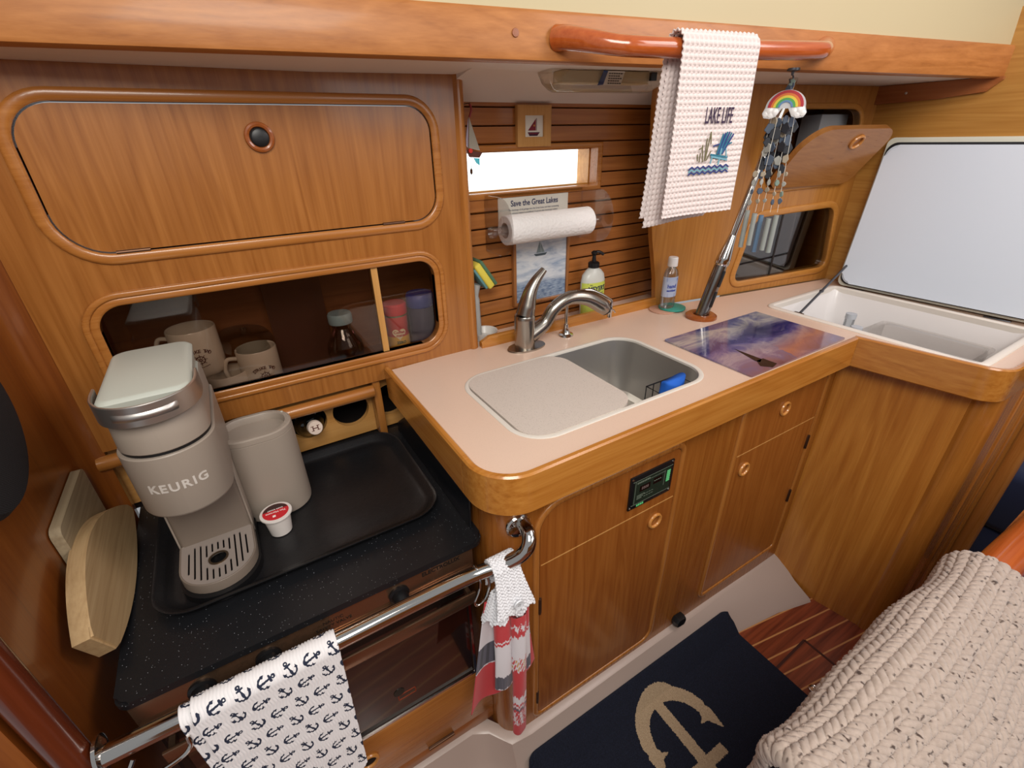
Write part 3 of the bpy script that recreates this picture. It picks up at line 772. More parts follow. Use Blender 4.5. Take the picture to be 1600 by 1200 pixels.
# cover board over the left half
bm = BM(); cov = rrect(.358, .608, .541, .811, (.05, .05, .05, .05), 10)
prism(bm, cov, FZ(ZC - .006), 0, .009); es = [e for e in bm.edges if all(abs(v.co.z - (ZC + .003)) < 1e-5 for v in e.verts)]
bmesh.ops.bevel(bm, geom=es, offset=.0025, segments=2, affect='EDGES')
tag(finish('sink_cover', bm, SINKCOV), 'pale speckled board covering the near side of the sink', 'board')
# wire caddy with blue scrubber
cd_ = thing('wire_caddy', 'small black wire caddy hung inside the sink corner', 'caddy', (.77, .575, .80))
bm = BM(); X0, X1, Y0, Y1, ZT, ZB = .705, .800, .556, .612, .866, .820
for zz in (ZT, ZB): tube(bm, [(X0, Y0, zz), (X1, Y0, zz), (X1, Y1, zz), (X0, Y1, zz)], .0016, 6, closed=True)
for xx in (X0, .7275, .75, .7725, X1): tube(bm, [(xx, Y0, ZT), (xx, Y0, ZB), (xx, Y1, ZB), (xx, Y1, ZT)], .0012, 6)
finish('basket', bm, BLACKM, cd_)
bm = BM(); grid(bm, 16, 6, lambda u, v: Vector((.712 + .074 * u, .566 + .03 * v, .805 + .052 * (.75 + .25 * math.sin(u * 9 + 1)) * 1)))
o = tag(finish('scrubber', bm, BLUE, recalc=False), 'bright blue scrubbing cloth folded in the wire caddy', 'scrubber')
bm = BM()
def scr(u, v):
    a = 2 * PI * u; ca, sa = math.cos(a), math.sin(a); w_ = 1 + .1 * math.sin(3 * a + 2 * v)
    return Vector((.755 + .036 * ca * w_ * (1 - .1 * v), .585 + .015 * sa * w_, .824 + .056 * v + .007 * math.sin(2 * a + 1) * v))
r_ = grid(bm, 24, 8, scr, closed_u=True); bm.faces.new(r_[0][::-1]); bm.faces.new(r_[-1])
me = bpy.data.meshes.new('scrubber'); bmesh.ops.recalc_face_normals(bm, faces=bm.faces)
for v in bm.verts: v.co -= o.location
for f in bm.faces: f.smooth = True
bm.to_mesh(me); bm.free(); me.materials.append(BLUE); o.data = me

# faucet
fc = thing('kitchen_faucet', 'brushed nickel faucet with arched pull-out spout and raised lever handle', 'faucet', (.57, .885, ZC))
bm = BM(); prism(bm, circ(.572, .885, .052, 36, .030), FZ(ZC), 0, .004); es = [e for e in bm.edges if all(v.co.z > ZC + .003 for v in e.verts)]; bmesh.ops.bevel(bm, geom=es, offset=.002, segments=2, affect='EDGES'); finish('base_plate', bm, NICKEL, fc)
bm = BM(); lathe(bm, [(.0245, .004), (.0245, .05), (.025, .075), (.0245, .083), (.0235, .085)], (.567, .885, ZC), n=32); finish('body', bm, NICKEL, fc)
sp_ = [Vector((.580, .884, .922)), at(851, 505, 1, .880), at(866, 482, 1, .875), at(889, 466, 1, .868), at(915, 465, 1, .860), at(936, 475, 1, .852), at(946, 483, 1, .849)]
bm = BM(); pth = smooth_path(sp_, 8); n_ = len(pth)
tube(bm, pth, [float(np.interp(i / (n_ - 1), [0, .2, .4, .7, .88, 1], [.021, .0165, .0160, .0190, .0198, .0165])) for i in range(n_)], 20); finish('spout', bm, NICKEL, fc)
bm = BM(); d_ = (pth[-1] - pth[-3]).normalized(); tube(bm, [pth[-1] - d_ * .004, pth[-1] + d_ * .004, pth[-1] + d_ * .008], [.0160, .0155, .011], 20); finish('spray_tip', bm, BLACKM, fc)
h0 = Vector((.568, .885, .978))
hp = [h0, at(824, 475, 1, .884), at(829, 455, 1, .884), at(838, 437, 1, .884), at(850, 421, 1, .884)]
bm = BM(); tube(bm, smooth_path(hp, 8), [float(np.interp(i / 32, [0, .2, .5, .8, 1], [.0240, .0225, .0165, .0115, .0085])) for i in range(33)], 20, sq=.9); finish('lever_handle', bm, NICKEL, fc)
# slim filtered water tap
ft = thing('filter_tap', 'slim chrome drinking water tap standing behind the faucet spout', 'tap', (.70, .90, ZC))
bm = BM(); lathe(bm, [(.020, 0), (.019, .004), (.012, .006), (.009, .012), (.007, .02), (.006, .03)], (.70, .895, ZC), n=28); finish('foot', bm, CHROME, ft)
P = [(.70, .895, ZC + .02), (.70, .895, .96), (.702, .893, .985), (.725, .888, 1.003), (.765, .878, 1.004), tuple(at(953, 468, 1, .862)), tuple(at(955, 478, 1, .860))]
bm = BM(); tube(bm, smooth_path(P, 8), .0042, 12); finish('gooseneck', bm, CHROME, ft)
v0 = at(953, 480, 1, .862)
bm = BM(); lathe(bm, [(.006, .004), (.0075, 0), (.0075, -.012), (.006, -.016), (.0065, -.026), (.0035, -.028)], v0, n=20)
tube(bm, [v0 + Vector((0, 0, -.008)), v0 + Vector((.012, -.002, -.010)), v0 + Vector((.017, -.003, -.017))], .0022, 8); finish('valve', bm, CHROME, ft)

# icebox tub and lid
ib = thing('icebox', 'open icebox with white moulded liner sunk in the worktop', 'icebox', (1.50, .50, .55))
bm = BM(); ring(bm, off(ice_h, .005), off(ice_h, -.012), FZ(ZC), -.02, .005, soft=.003); finish('rim', bm, mat('icebox_rim', '#E3DCD2', .35), ib)
bm = BM(); lp = []
for s, z in ((.0, ZC + .001), (.006, ZC - .012), (.016, .80), (.022, .62), (.04, .585), (.08, .58)):
    q_ = [(1.508 + (a - 1.508) * (1 - (s + .006) / .18), .502 + (b - .502) * (1 - (s + .006) / .24)) for a, b in ice_h]
    lp.append([Vector((max(a, 1.312 + (.52 - b) * .1895 + .022) if z < .85 else (max(a, 1.312 + (.52 - b) * .1895 - .01)), b, z)) for a, b in q_])
lofts(bm, lp, cap0=False); finish('liner', bm, TUB, ib, recalc=False)
# lid: leaning plate. u along -Y (toward the viewer), v up the lid, w toward the viewer side (-X)
lu = Vector((.045, -1, 0)).normalized(); l0 = Vector((1.690, .735, .905)); ltop = Vector((1.732, .735, 1.318)); lv = (ltop - l0).normalized()
lw = lu.cross(lv).normalized(); lw = lw if lw.x < 0 else -lw
LF = lambda u, v, w: l0 + lu * u + lv * v + lw * w
bm = BM(); pr = rrect(-.002, .50, -.005, .425, .018, 6); prism(bm, pr, LF, -.028, -.010); ld = finish('lid', bm, mat('lid_cream_edge', '#DADACB', .4), ib, label='thick white lid propped open against the bulkhead')
bm = BM(); ring(bm, rrect(.004, .494, .002, .412, .026, 8), rrect(.014, .484, .012, .402, .022, 8), LF, -.012, -.003); finish('gasket', bm, BLACKM, ld)
bm = BM(); pr = rrect(.008, .490, .006, .405, .03, 8)
prism(bm, pr, LF, -.010, .010); es = [e for e in bm.edges if all(abs((v.co - l0).dot(lw) - .010) < 1e-5 for v in e.verts)]; bmesh.ops.bevel(bm, geom=es, offset=.006, segments=3, affect='EDGES'); finish('liner_panel', bm, LID, ld)
for u in (.05, .40):
    bm = BM(); obox(bm, LF(u, -.014, -.012), lu, lv, lw, .028, .005, .006, .001); finish('hinge', bm, GREYM, ld)
sa = at(1326, 412, 0, 1.705); sb = at(1249, 490, 0, 1.352); sb.z = max(sb.z, .875)
bm = BM(); tube(bm, [sa, sb], .0036, 8); st = finish('lid_strut', bm, GREYM, ib, label='thin dark metal strut')
bm = BM(); obox(bm, sa + Vector((.004, 0, .004)), lu, lv, lw, .007, .014, .004, .001); finish('lid_bracket', bm, GREYM, st)
bm = BM(); obox(bm, sb + Vector((-.006, 0, -.012)), (1, 0, 0), (0, 1, 0), (0, 0, 1), .006, .013, .016, .001); finish('side_bracket', bm, BRONZE, st)
mm = sa * .42 + sb * .58
bm = BM(); obox(bm, mm, (1, 0, 0), (0, 1, 0), (0, 0, 1), .006, .004, .004, .001); finish('strut_joint', bm, GREYM, st)
# contents of the icebox
def water_bottle(c, h, r, label):
    tg = thing('water_bottle', label, 'bottle', c, 'clear water bottles in the icebox')
    bm = BM(); lathe(bm, [(r * .9, 0), (r, .008), (r, h * .62), (r * .8, h * .78), (r * .42, h * .9), (r * .42, h)], c, n=24); finish('bottle_body', bm, BOTTLE, tg)
    bm = BM(); lathe(bm, [(r * .46, h), (r * .46, h + .014), (.0001, h + .015)], c, n=20); finish('cap', bm, mat('cap_clear_grey', '#B9BEC4', .35), tg)
p1 = at(1331, 490, 2, .872); p2 = at(1316, 501, 2, .866)
water_bottle((p1.x, p1.y, .60), .258, .031, 'clear water bottle in the icebox, farther of the two beside the lid strut')
water_bottle((p2.x - .01, p2.y - .045, .60), .25, .031, 'clear water bottle in the icebox, nearer the worktop, beside the sunset glass board')
bn = BM(); X0, X1, Y0, Y1 = 1.43, 1.63, .30, .545
lofts(bn, [[Vector((a, b, z)) for a, b in rrect(X0 + s, X1 - s, Y0 + s, Y1 - s, .02, 5)] for s, z in ((.006, .60), (0, .72), (0, .835), (-.008, .838), (-.008, .842), (.002, .842), (.004, .60))], cap0=True, cap1=False)
tag(finish('clear_bin', bn, clear('frosted_bin', (.95, .94, .93, 1), .03, .15, k=.35)), 'large clear plastic bin inside the icebox', 'bin')

INK_ = mat('engraved_black', '#1C1512', .5)
# ================================================================== STOVE
sv = thing('stove', 'gimballed galley stove with black speckled top, mirror-bright control strip and glass oven door', 'stove', (0, .75, .33))
bm = BM(); prism(bm, rrect(-.272, .2615, .546, .985, (.018, .02, .004, .004), 6), FZ(.710), 0, .012)
es = [e for e in bm.edges if all(v.co.z > .7219 for v in e.verts)]; bmesh.ops.bevel(bm, geom=es, offset=.004, segments=3, affect='EDGES')
finish('stove_top', bm, GRANITE, sv)
bm = BM(); prism(bm, [(.578, .7225), (.574, .795), (.583, .815), (.60, .822), (.86, .822), (.955, .752), (.968, .7225)], FX(.2495), 0, .003); finish('side_guard', bm, mat('guard_black', '#14171C', .3), sv)
bm = BM(); box(bm, -.262, .236, .574, .955, .335, .710); finish('oven_body', bm, BLACK, sv)
COPS = mat('timber_reflection_steel', '#93745C', .2, metal=.85)  # stainless steel; brown base colour stands in for timber reflected in it
bm = BM(); box(bm, -.264, .240, .553, .575, .645, .709, .002); cpn = finish('control_panel', bm, COPS, sv)
bm = BM(); box(bm, -.262, .236, .549, .554, .662, .665, .001); finish('trim_line', bm, COPS, cpn)
bm = BM(); F = FY(.5528)
text_bm(bm, 'ELECTROLUX', .0115, lambda u, v, w: F(.178 + u, .6945 + v, w), ext=.0004, bold=.0003)
finish('maker_name', bm, INK_, cpn, recalc=False); bm = BM(); text_bm(bm, 'NAUTIC', .0085, lambda u, v, w: F(-.005 + u, .690 + v, w), ext=.0004); text_bm(bm, 'SAFETY VALVE', .0085, lambda u, v, w: F(-.005 + u, .680 + v, w), ext=.0004)
finish('valve_lettering', bm, INK_, cpn, recalc=False)
for x in (.100, -.10, -.185):
    bm = BM(); lathe(bm, [(.0175, 0), (.0175, .004), (.0135, .006), (.013, .024), (.011, .027), (.0001, .027)], (x, .553, .6785), (0, -1, 0), 28); finish('knob', bm, BLACK, sv)
bm = BM()
bmf = rrect(-.25, .229, .340, .628, .004, 2)
ring(bm, bmf, rrect(-.242, .221, .352, .595, .003, 2), FY(.573), 0, .016); finish('door_frame', bm, mat('door_frame_dark', '#2A2522', .25, metal=.6), sv)
bm = BM(); box(bm, -.242, .221, .560, .563, .352, .596); dg_ = finish('door_glass', bm, mat('smoked_oven_glass', '#24140C', .05, coat=.6, spec=.8), sv)
bm = BM(); box(bm, .2225, .2275, .5555, .558, .342, .626); finish('edge_strip', bm, CHROME, sv)
bm = BM(); box(bm, -.25, .229, .5555, .5600, .338, .344); finish('edge_strip', bm, CHROME, sv)
bm = BM(); ring(bm, rrect(.062, .098, .386, .402, .001, 1), rrect(.064, .096, .388, .400, .001, 1), FY(.560), 0, .0006); finish('door_badge', bm, mat('badge_copper', '#9A4A30', .3, metal=.7), dg_)
bm = BM(); lathe(bm, [(.0105, 0), (.0105, .001), (.0001, .001)], (.066, .560, .412), (0, -1, 0), 24); finish('gauge_dot', bm, mat('gauge_green_black', '#121A16', .3), dg_)
bm = BM(); box(bm, -.252, .231, .532, .538, .588, .616, .002); box(bm, -.246, -.238, .538, .562, .594, .610); box(bm, .217, .225, .538, .562, .594, .610); finish('door_handle', bm, COPS, sv)
# timber front below the oven
dw = thing('lower_locker', 'teak drop-front locker below the oven with a turned finger ring', 'locker', (0, .56, .13))
bm = BM(); box(bm, -.285, .2615, .556, .574, .172, .332, .002); finish('drop_front', bm, W_TRIM, dw)
bm = BM(); box(bm, -.285, .2615, .558, .574, .130, .1705, .002); finish('lower_board', bm, wood('lower_board', '#A66A38', '#8E5328', '#6A3916', axis=0), dw)
g = at(577, 1190, 1, .554); finger_ring((g.x, .5555, g.z), (0, -1, 0), .017, dw, wood_ring_l, hole=True)
g = at(690, 1156, 1, .554); bm = BM(); box(bm, g.x - .03, g.x + .03, .553, .557, .166, .176, .001); tube(bm, [(g.x - .03, .553, .171), (g.x + .03, .553, .171)], .0026, 8); finish('hinge', bm, BRONZE, dw)

# grab rail in front of the stove
gr = thing('grab_rail', 'polished stainless grab rail running across the front of the stove', 'rail', (0, .49, .69))
RY, RZ = .500, .7065
P = [(-.284, RY + .004, RZ - .002), (-.2, RY + .001, RZ), (-.1, RY, RZ), (0, RY, RZ), (.1, RY, RZ), (.18, RY - .001, RZ), (.225, RY - .005, .708), (.262, RY - .018, .717), (.288, RY - .032, .736), (.301, RY - .036, .755), (.309, RY - .024, .768), (.312, RY + .001, .770)]
bm = BM(); tube(bm, smooth_path(P, 6), .0126, 20); finish('rail_tube', bm, CHROME, gr)
bm = BM(); lathe(bm, [(.0235, 0), (.0235, .004), (.021, .007), (.013, .009)], (.306, .504, .765), (-.10, -1, 0), 32)
for k in range(3):
    a = 2 * PI * k / 3 + .5; lathe(bm, [(.003, .007), (.002, .0095), (.0001, .0098)], (.306 + .017 * math.cos(a), .504, .765 + .017 * math.sin(a)), (-.10, -1, 0), 10)
finish('mounting_flange', bm, CHROME, gr)
bm = BM(); lathe(bm, [(.022, 0), (.022, .004), (.013, .008)], (-.286, RY + .009, RZ - .002), (1, -.02, 0), 28); finish('mounting_flange', bm, CHROME, gr)

def hook(name, pts, r, label, mt=CHROME):
    bm = BM(); tube(bm, smooth_path(pts, 6), r, 10); return tag(finish(name, bm, mt), label, 'hook')
x0 = -.262
hook('wire_clip', [(x0 + .008, RY - .012, RZ - .012), (x0, RY - .022, RZ - .022), (x0 - .004, RY - .024, RZ - .034), (x0 + .008, RY - .024, RZ - .042), (x0 + .045, RY - .022, RZ - .040), (x0 + .062, RY - .020, RZ - .030), (x0 + .064, RY - .016, RZ - .014)], .0028, 'elongated steel wire clip on the grab rail beside the anchor towel')
x0 = .222
hook('wire_clip', [(x0 - .004, RY + .011, RZ + .005), (x0 - .003, RY, RZ + .0135), (x0 - .002, RY - .013, RZ + .004), (x0 - .006, RY - .018, RZ - .020), (x0 - .017, RY - .020, RZ - .043), (x0 - .012, RY - .021, RZ - .052), (x0 + .002, RY - .020, RZ - .046), (x0 + .012, RY - .018, RZ - .022), (x0 + .012, RY - .015, RZ - .004)], .0024, 'bent steel wire hook on the grab rail beside the crocheted towel')

# ---------------------------------------------------------------- anchor pattern as a distance field
def seg(px, py, a, b, w):
    ax, ay = a; bx, by = b; dx, dy = bx - ax, by - ay
    h = np.clip(((px - ax) * dx + (py - ay) * dy) / (dx * dx + dy * dy), 0, 1)
    ww = w if not isinstance(w, tuple) else w[0] + (w[1] - w[0]) * h
    return np.hypot(px - ax - dx * h, py - ay - dy * h) - ww
def anchor_sdf(x, y, fine=True):
    """anchor of half height 1, upright, crown at the bottom"""
    d = seg(x, y, (0, -.8), (0, .55), (.11, .06))
    d = np.minimum(d, seg(x, y, (-.32, .42), (.32, .42), .065))
    d = np.minimum(d, np.abs(np.hypot(x, y - .75) - .16) - .05)
    R_ = .68; ang = np.arctan2(y + .12, x); rad = np.hypot(x, y + .12)
    am = np.clip(ang, -2.85, -.29); am = np.where(ang > 1.4, -2.85, am)
    th = .11 * (1 - .45 * np.abs(am + PI / 2) / 1.28)
    d = np.minimum(d, np.hypot(x - R_ * np.cos(am), y + .12 - R_ * np.sin(am)) - th)
    for s in (-1, 1):
        d = np.minimum(d, seg(x, y, (s * .66, -.22), (s * .70, .06), (.12, .01))); d = np.minimum(d, seg(x, y, (s * .66, -.2), (s * .46, -.16), (.07, .01)))
    return d

CLOTH = mat('white_waffle_cotton', '#E9E6E6', .9, sheen=.3)
def sdf_mat(name, ground, ink, rough=.9, bump=None, soft=.0006):
    m = mat(name, ground, rough); t = NT(m); a = t.attr('pat').outputs['Fac']
    f = t.math('LESS_THAN', a, 0.0); t.base(t.mix(f, ground, ink))
    if bump: t.bump(t.noise(t.coord(), bump, 3), .5, .0008)
    return m
ANCH = sdf_mat('anchor_print_cotton', '#ECE9EA', '#262D42')
def mesh_grid(name, X, Y, Z, mats, parent, attrs=None, thick=0, cattr=None, closed=False, faces_mi=None):
    """X,Y,Z arrays (nv+1, nu+1) in world coordinates"""
    nv, nu = X.shape; org = np.array(wloc(parent)) if parent else np.array([X.mean(), Y.mean(), Z.min()])
    co = np.stack([X - org[0], Y - org[1], Z - org[2]], -1).reshape(-1, 3)
    i = np.arange(nu - 1); j = np.arange(nv - 1); I, J = np.meshgrid(i, j); a = (J * nu + I).ravel()
    F = np.stack([a, a + 1, a + 1 + nu, a + nu], 1)
    me = bpy.data.meshes.new(name); me.vertices.add(len(co)); me.vertices.foreach_set('co', co.astype(np.float32).ravel())
    me.loops.add(F.size); me.loops.foreach_set('vertex_index', F.ravel().astype(np.int32)); me.polygons.add(len(F))
    me.polygons.foreach_set('loop_start', (np.arange(len(F)) * 4).astype(np.int32)); me.polygons.foreach_set('loop_total', np.full(len(F), 4, np.int32))
    me.polygons.foreach_set('use_smooth', np.ones(len(F), bool)); me.update(calc_edges=True)
    for mt in (mats if isinstance(mats, list) else [mats]): me.materials.append(mt)
    o = new_obj(name, me)
    if parent: o.parent = parent
    else: o.location = org
    if attrs:
        for k, v in attrs.items(): floats(o, k, v.ravel())
    if cattr is not None: colors(o, 'col', cattr.reshape(-1, 3))
    if thick:
        s = o.modifiers.new('thickness', 'SOLIDIFY'); s.thickness = thick; s.offset = 0; s.use_even_offset = False
    return o

# towel folded over the grab rail
rng = np.random.RandomState(3)
def drape_profile(s, y0, z0, r, back):
    """arc length s (0 at the back hem) -> (y, z), over a bar at (y0, z0)"""
    half = PI * r
    y = np.where(s < back, y0 + r, np.where(s < back + half, y0 + r * np.cos((s - back) / r), y0 - r))
    z = np.where(s < back, z0 - (back - s), np.where(s < back + half, z0 + r * np.sin((s - back) / r), z0 - (s - back - half)))
    return y, z
tw = thing('anchor_towel', 'white cotton towel printed with small navy anchors, folded over the grab rail', 'towel', (-.10, RY, .36))
def anchor_towel(x0, x1, back, front, r, seed, yoff, name):
    nu, nv = 230, 420; L = back + PI * r + front
    U, S = np.meshgrid(np.linspace(0, 1, nu), np.linspace(0, L, nv))
    Yp, Zp = drape_profile(S, RY, RZ, r, back)
    fr = np.clip((S - back - PI * r) / front, 0, 1); bk = np.clip((back - S) / back, 0, 1)
    W = x1 - x0; X = x0 + U * W - .010 * fr * (U) + .012 * fr * (1 - U)
    X = X - .014 * bk
    wave = .0016 * np.sin(U * 9 + seed) * (fr + bk) + yoff * (fr + bk)
    # seersucker ribs
    ribs = .0009 * np.sin(U * W / .0042 * 2 * PI + 1.2 * np.sin(S / .011 * PI)) * (.6 + .4 * np.sin(S / .006))
    round_edge = np.minimum(U, 1 - U) * W
    nrm_y = np.where(S < back, 1.0, np.where(S < back + PI * r, np.cos((S - back) / r), -1.0)); nrm_z = np.where((S >= back) & (S < back + PI * r), np.sin((S - back) / r), 0.0)
    d = ribs - wave * 0
    Y = Yp + nrm_y * d - wave - .012 * fr * fr; Z = Zp + nrm_z * d
    # hem corner rounding
    hem = np.clip((S - (L - .012)) / .012, 0, 1); Z = Z + hem * .010 * np.clip(1 - round_edge / .012, 0, 1) ** 2
    # anchors
    px = U * W; py = -(S - back)
    D = np.full(px.shape, 1.0); sp = .0290; k = 0; a0 = .0122
    for j in range(-14, 14):
        for i in range(-1, 9):
            cx = i * sp + .012 + (j % 2) * sp * .5; cy = -j * .0335 - .012
            if cx < -.01 or cx > W + .01: continue
            ang = (-.45 if i % 2 else 1.35) + .1 * math.sin(i * 3.3 + j * 5.1); c, s_ = math.cos(ang), math.sin(ang)
            dx = (px - cx); dy = (py - cy); m_ = (np.abs(dx) < .018) & (np.abs(dy) < .018)
            xx = (c * dx[m_] - s_ * dy[m_]) / a0; yy_ = (s_ * dx[m_] + c * dy[m_]) / a0
            D[m_] = np.minimum(D[m_], anchor_sdf(xx, yy_) - .03)
    return mesh_grid(name, X, Y, Z, ANCH, tw, attrs={'pat': D}, thick=.0016)
anchor_towel(-.186, -.008, .30, .285, .0182, 1.0, 0, 'outer_layer')
anchor_towel(-.200, -.024, .30, .25, .0146, 1.0, .0, 'inner_layer')

# crocheted-top hand towel hanging from the rail
ct = thing('crochet_top_towel', 'red, white and grey hand towel hanging from its crocheted button top', 'towel', (.25, RY, .24))
CROW = mat('white_cotton_yarn', '#E6E6EA', .9, sheen=.3)
TX, TY = .258, .484
def crochet(x, z, amp=.0012): return amp * (np.sin(x / .0030 * PI) * np.sin(z / .0032 * PI + .5 * PI * (np.floor(x / .006) % 2)))
# strap over the rail widening to the towel
nu, nv = 60, 150; r = .0172; back = .05; front = .080; L = back + PI * r + front
U, S = np.meshgrid(np.linspace(-1, 1, nu), np.linspace(0, L, nv)); Yp, Zp = drape_profile(S, TY, RZ + .0065, r, back)
fr = np.clip((S - back - PI * r) / front, 0, 1); hw = .0245 + .014 * fr ** 1.3
X = TX + .004 + U * hw + .004 * fr; ny = np.where(S < back, 1.0, np.where(S < back + PI * r, np.cos((S - back) / r), -1.0)); nz = np.where((S >= back) & (S < back + PI * r), np.sin((S - back) / r), 0)
d = crochet(U * hw, S, .0018); Y = Yp + ny * d - .020 * fr; Z = Zp + nz * d + .003 * np.sin(U * 11) * (fr > .93)
mesh_grid('crochet_strap', X, Y, Z, CROW, ct, thick=.004)
# crocheted gathering skirt all round
nu, nv = 160, 50
A, V = np.meshgrid(np.linspace(0, 2 * PI, nu), np.linspace(0, 1, nv)); H = .062
rx = .024 + .019 * V; ry = .009 + .010 * V
X = TX + .002 + np.cos(A) * rx * (1 + .10 * np.sin(5 * A)); Y = TY - .012 + np.sin(A) * ry * (1 + .25 * np.sin(5 * A)); Z = .674 - V * (H + .006 * np.sin(9 * A))
d = crochet(A * .03, V * H, .0022); X += np.cos(A) * d; Y += np.sin(A) * d * 1.5
mesh_grid('crochet_skirt', X, Y, Z, CROW, ct, thick=.002)
bm = BM(); lathe(bm, [(.0092, 0), (.0095, .0015), (.0085, .003), (.006, .0022), (.0001, .0022)], (TX + .010, TY - .0405, .655), (0, -1, .05), 24)
bt_ = finish('button', bm, mat('pearl_button', '#DDE0E4', .2), ct)
bm = BM()
for a in (0, 1, 2, 3): lathe(bm, [(.0009, 0), (.0001, .0002)], (TX + .010 + .0022 * math.cos(a * PI/2 + .4), TY - .0431, .655 + .0022 * math.sin(a * PI/2 + .4)), (0, -1, 0), 8)
finish('thread_hole', bm, BRONZE, bt_)
# towel body: three hanging folds
TOWM = mat('striped_terry', '#B5333A', .9, sheen=.2); t = NT(TOWM); a = t.attr('col'); t.base(a.outputs['Color']); t.bump(t.noise(t.coord(), 900, 2), .5, .0008)
RED_, WHT, GRY, OCH = np.array(lin('#C2282F')[:3]), np.array(lin('#DDD8DC')[:3]), np.array(lin('#53505E')[:3]), np.array(lin('#C79038')[:3])
def towel_cols(v, u, mode, seed):
    n = .010 * np.sin(u * 9 + seed) + .006 * np.sin(u * 23 + seed * 2); vv = v + n
    out = np.empty(v.shape + (3,)); out[:] = RED_
    if mode == 'back':
        for lo, hi, c in ((.16, .40, WHT), (.40, .62, GRY), (.615, .625, WHT)):
            m_ = (vv >= lo) & (vv < hi); out[m_] = c
        m_ = (vv >= .40) & (vv < .61) & (np.sin(u * 70) > .2); out[m_] = GRY * .45
    elif mode == 'mid':
        for lo, hi, c in ((.30, .32, WHT), (.35, .78, WHT), (.78, .965, GRY), (.965, 1.0, WHT)):
            m_ = (vv >= lo) & (vv < hi); out[m_] = c
        m_ = (vv >= .79) & (vv < .955) & (np.sin(u * 60) > .1); out[m_] = GRY * .45
    else:
        blob = np.sin(u * 13 + v * 50) * np.sin(v * 77 + u * 5 + seed)
        for lo, hi, c in ((.06, .10, WHT), (.14, .40, WHT), (.62, .68, WHT), (.70, .715, WHT), (.72, .74, GRY)):
            m_ = (vv >= lo) & (vv < hi); out[m_] = c
        out[(vv < .12) & (blob > .1)] = RED_; out[(vv > .30) & (vv < .40) & (blob > .35)] = RED_; out[(vv > .31) & (vv < .39) & (blob < -.45)] = OCH
        m_ = (vv > .75) & (vv < .88) & (blob > -.05) & (np.sin(u * 31) > -.6); out[m_] = WHT
    return out
def fold(name, cx, cy, w, dep, z0, z1, mode, flare=0, lean=0, seed=0):
    nu, nv = 90, 200; A, V = np.meshgrid(np.linspace(0, 2 * PI, nu), np.linspace(0, 1, nv))
    tip = np.clip((V - .97) / .03, 0, 1); k = 1 - .55 * tip ** 2
    X = cx + lean * V + np.cos(A) * (w + flare * V) * k * (1 + .06 * np.sin(3 * A + 4 * V)); Y = cy + np.sin(A) * dep * k * (1 + .15 * np.sin(2 * A + 5 * V + seed)); Z = z0 + (z1 - z0) * V + .003 * np.sin(A * 2 + seed) * V
    return mesh_grid(name, X, Y, Z, TOWM, ct, cattr=towel_cols(V, np.cos(A) * .8 + A * .15, mode, seed), thick=0)
fold('hanging_fold', TX - .013, TY - .022, .0155, .009, .622, .415, 'mid', flare=.004, lean=-.002, seed=1)
fold('hanging_fold', TX + .016, TY - .030, .0150, .010, .616, .235, 'front', flare=.0, lean=-.004, seed=2)
fold('hanging_fold', TX + .034, TY - .016, .011, .010, .622, .420, 'mid', flare=.002, lean=.001, seed=3)
nu, nv = 120, 160; U, V = np.meshgrid(np.linspace(-1, 1, nu), np.linspace(0, 1, nv))
X = TX + .002 + U * (.038 + .027 * V) - .020 * V * (U < 0) * np.abs(U); Y = TY - .004 + .004 * np.sin(U * 7) * V - .002 * V; Z = .650 - V * (.270 + .020 * (U < 0) * np.abs(U) ** 6 - .035 * (U > .3) * (U - .3)) 
mesh_grid('back_layer', X, Y, Z, TOWM, ct, cattr=towel_cols(V, U * .4, 'back', 0), thick=.002)

# ================================================================== ON THE STOVE TOP
TRAYM = mat('tray_black', '#18181A', .33); t = NT(TRAYM)
w_ = t.n('ShaderNodeTexChecker'); w_.inputs['Scale'].default_value = 95; t.l(t.coord((1, 1, 1), (0, 0, .78)), w_.inputs['Vector']); t.bump(w_.outputs['Fac'], .7, .001)
bm = BM(); lp = []
for s, z, r in ((.038, .7222, .04), (.016, .7225, .05), (.010, .727, .052), (.004, .7385, .056), (.0, .7405, .058), (.0, .7425, .058), (.006, .7415, .055), (.014, .730, .05), (.026, .7265, .046), (.045, .7262, .04)):
    lp.append([Vector((a, b, z)) for a, b in rrect(-.232 + s, .231 - s, .637 + s, .957 - s, r, 8)])
lofts(bm, lp); tag(finish('serving_tray', bm, TRAYM, smooth=50), 'black rectangular plastic tray with woven texture lying on the stove top', 'tray')
TZ = .7268
km = thing('coffee_maker', 'slim warm grey single-cup coffee maker with metal lift handle on the black tray', 'coffee maker', (-.137, .77, TZ))
KX, KW = -.137, .056
def foot(hw, yf, yb, rf, rb=.018, n=10):
    rf = min(rf, hw)
    return rrect(KX - hw, KX + hw, yf, yb, (rf, rf, rb, rb), n)
def slab(bm, f, z0, z1, bev=.002, mi=0):
    prism(bm, f, FZ(z0), 0, z1 - z0, mi)
    if bev:
        es = [e for e in bm.edges if all(abs(v.co.z - z1) < 1e-6 for v in e.verts)]; bmesh.ops.bevel(bm, geom=es, offset=bev, segments=3, affect='EDGES')
bm = BM(); slab(bm, foot(.0575, .646, .885, .0575), TZ, TZ + .014, .002); finish('base_foot', bm, BLACK, km)
bm = BM()
plate = rrect(KX - .052, KX + .052, .6575, .764, (.052, .052, .004, .004), 10)
slots = []
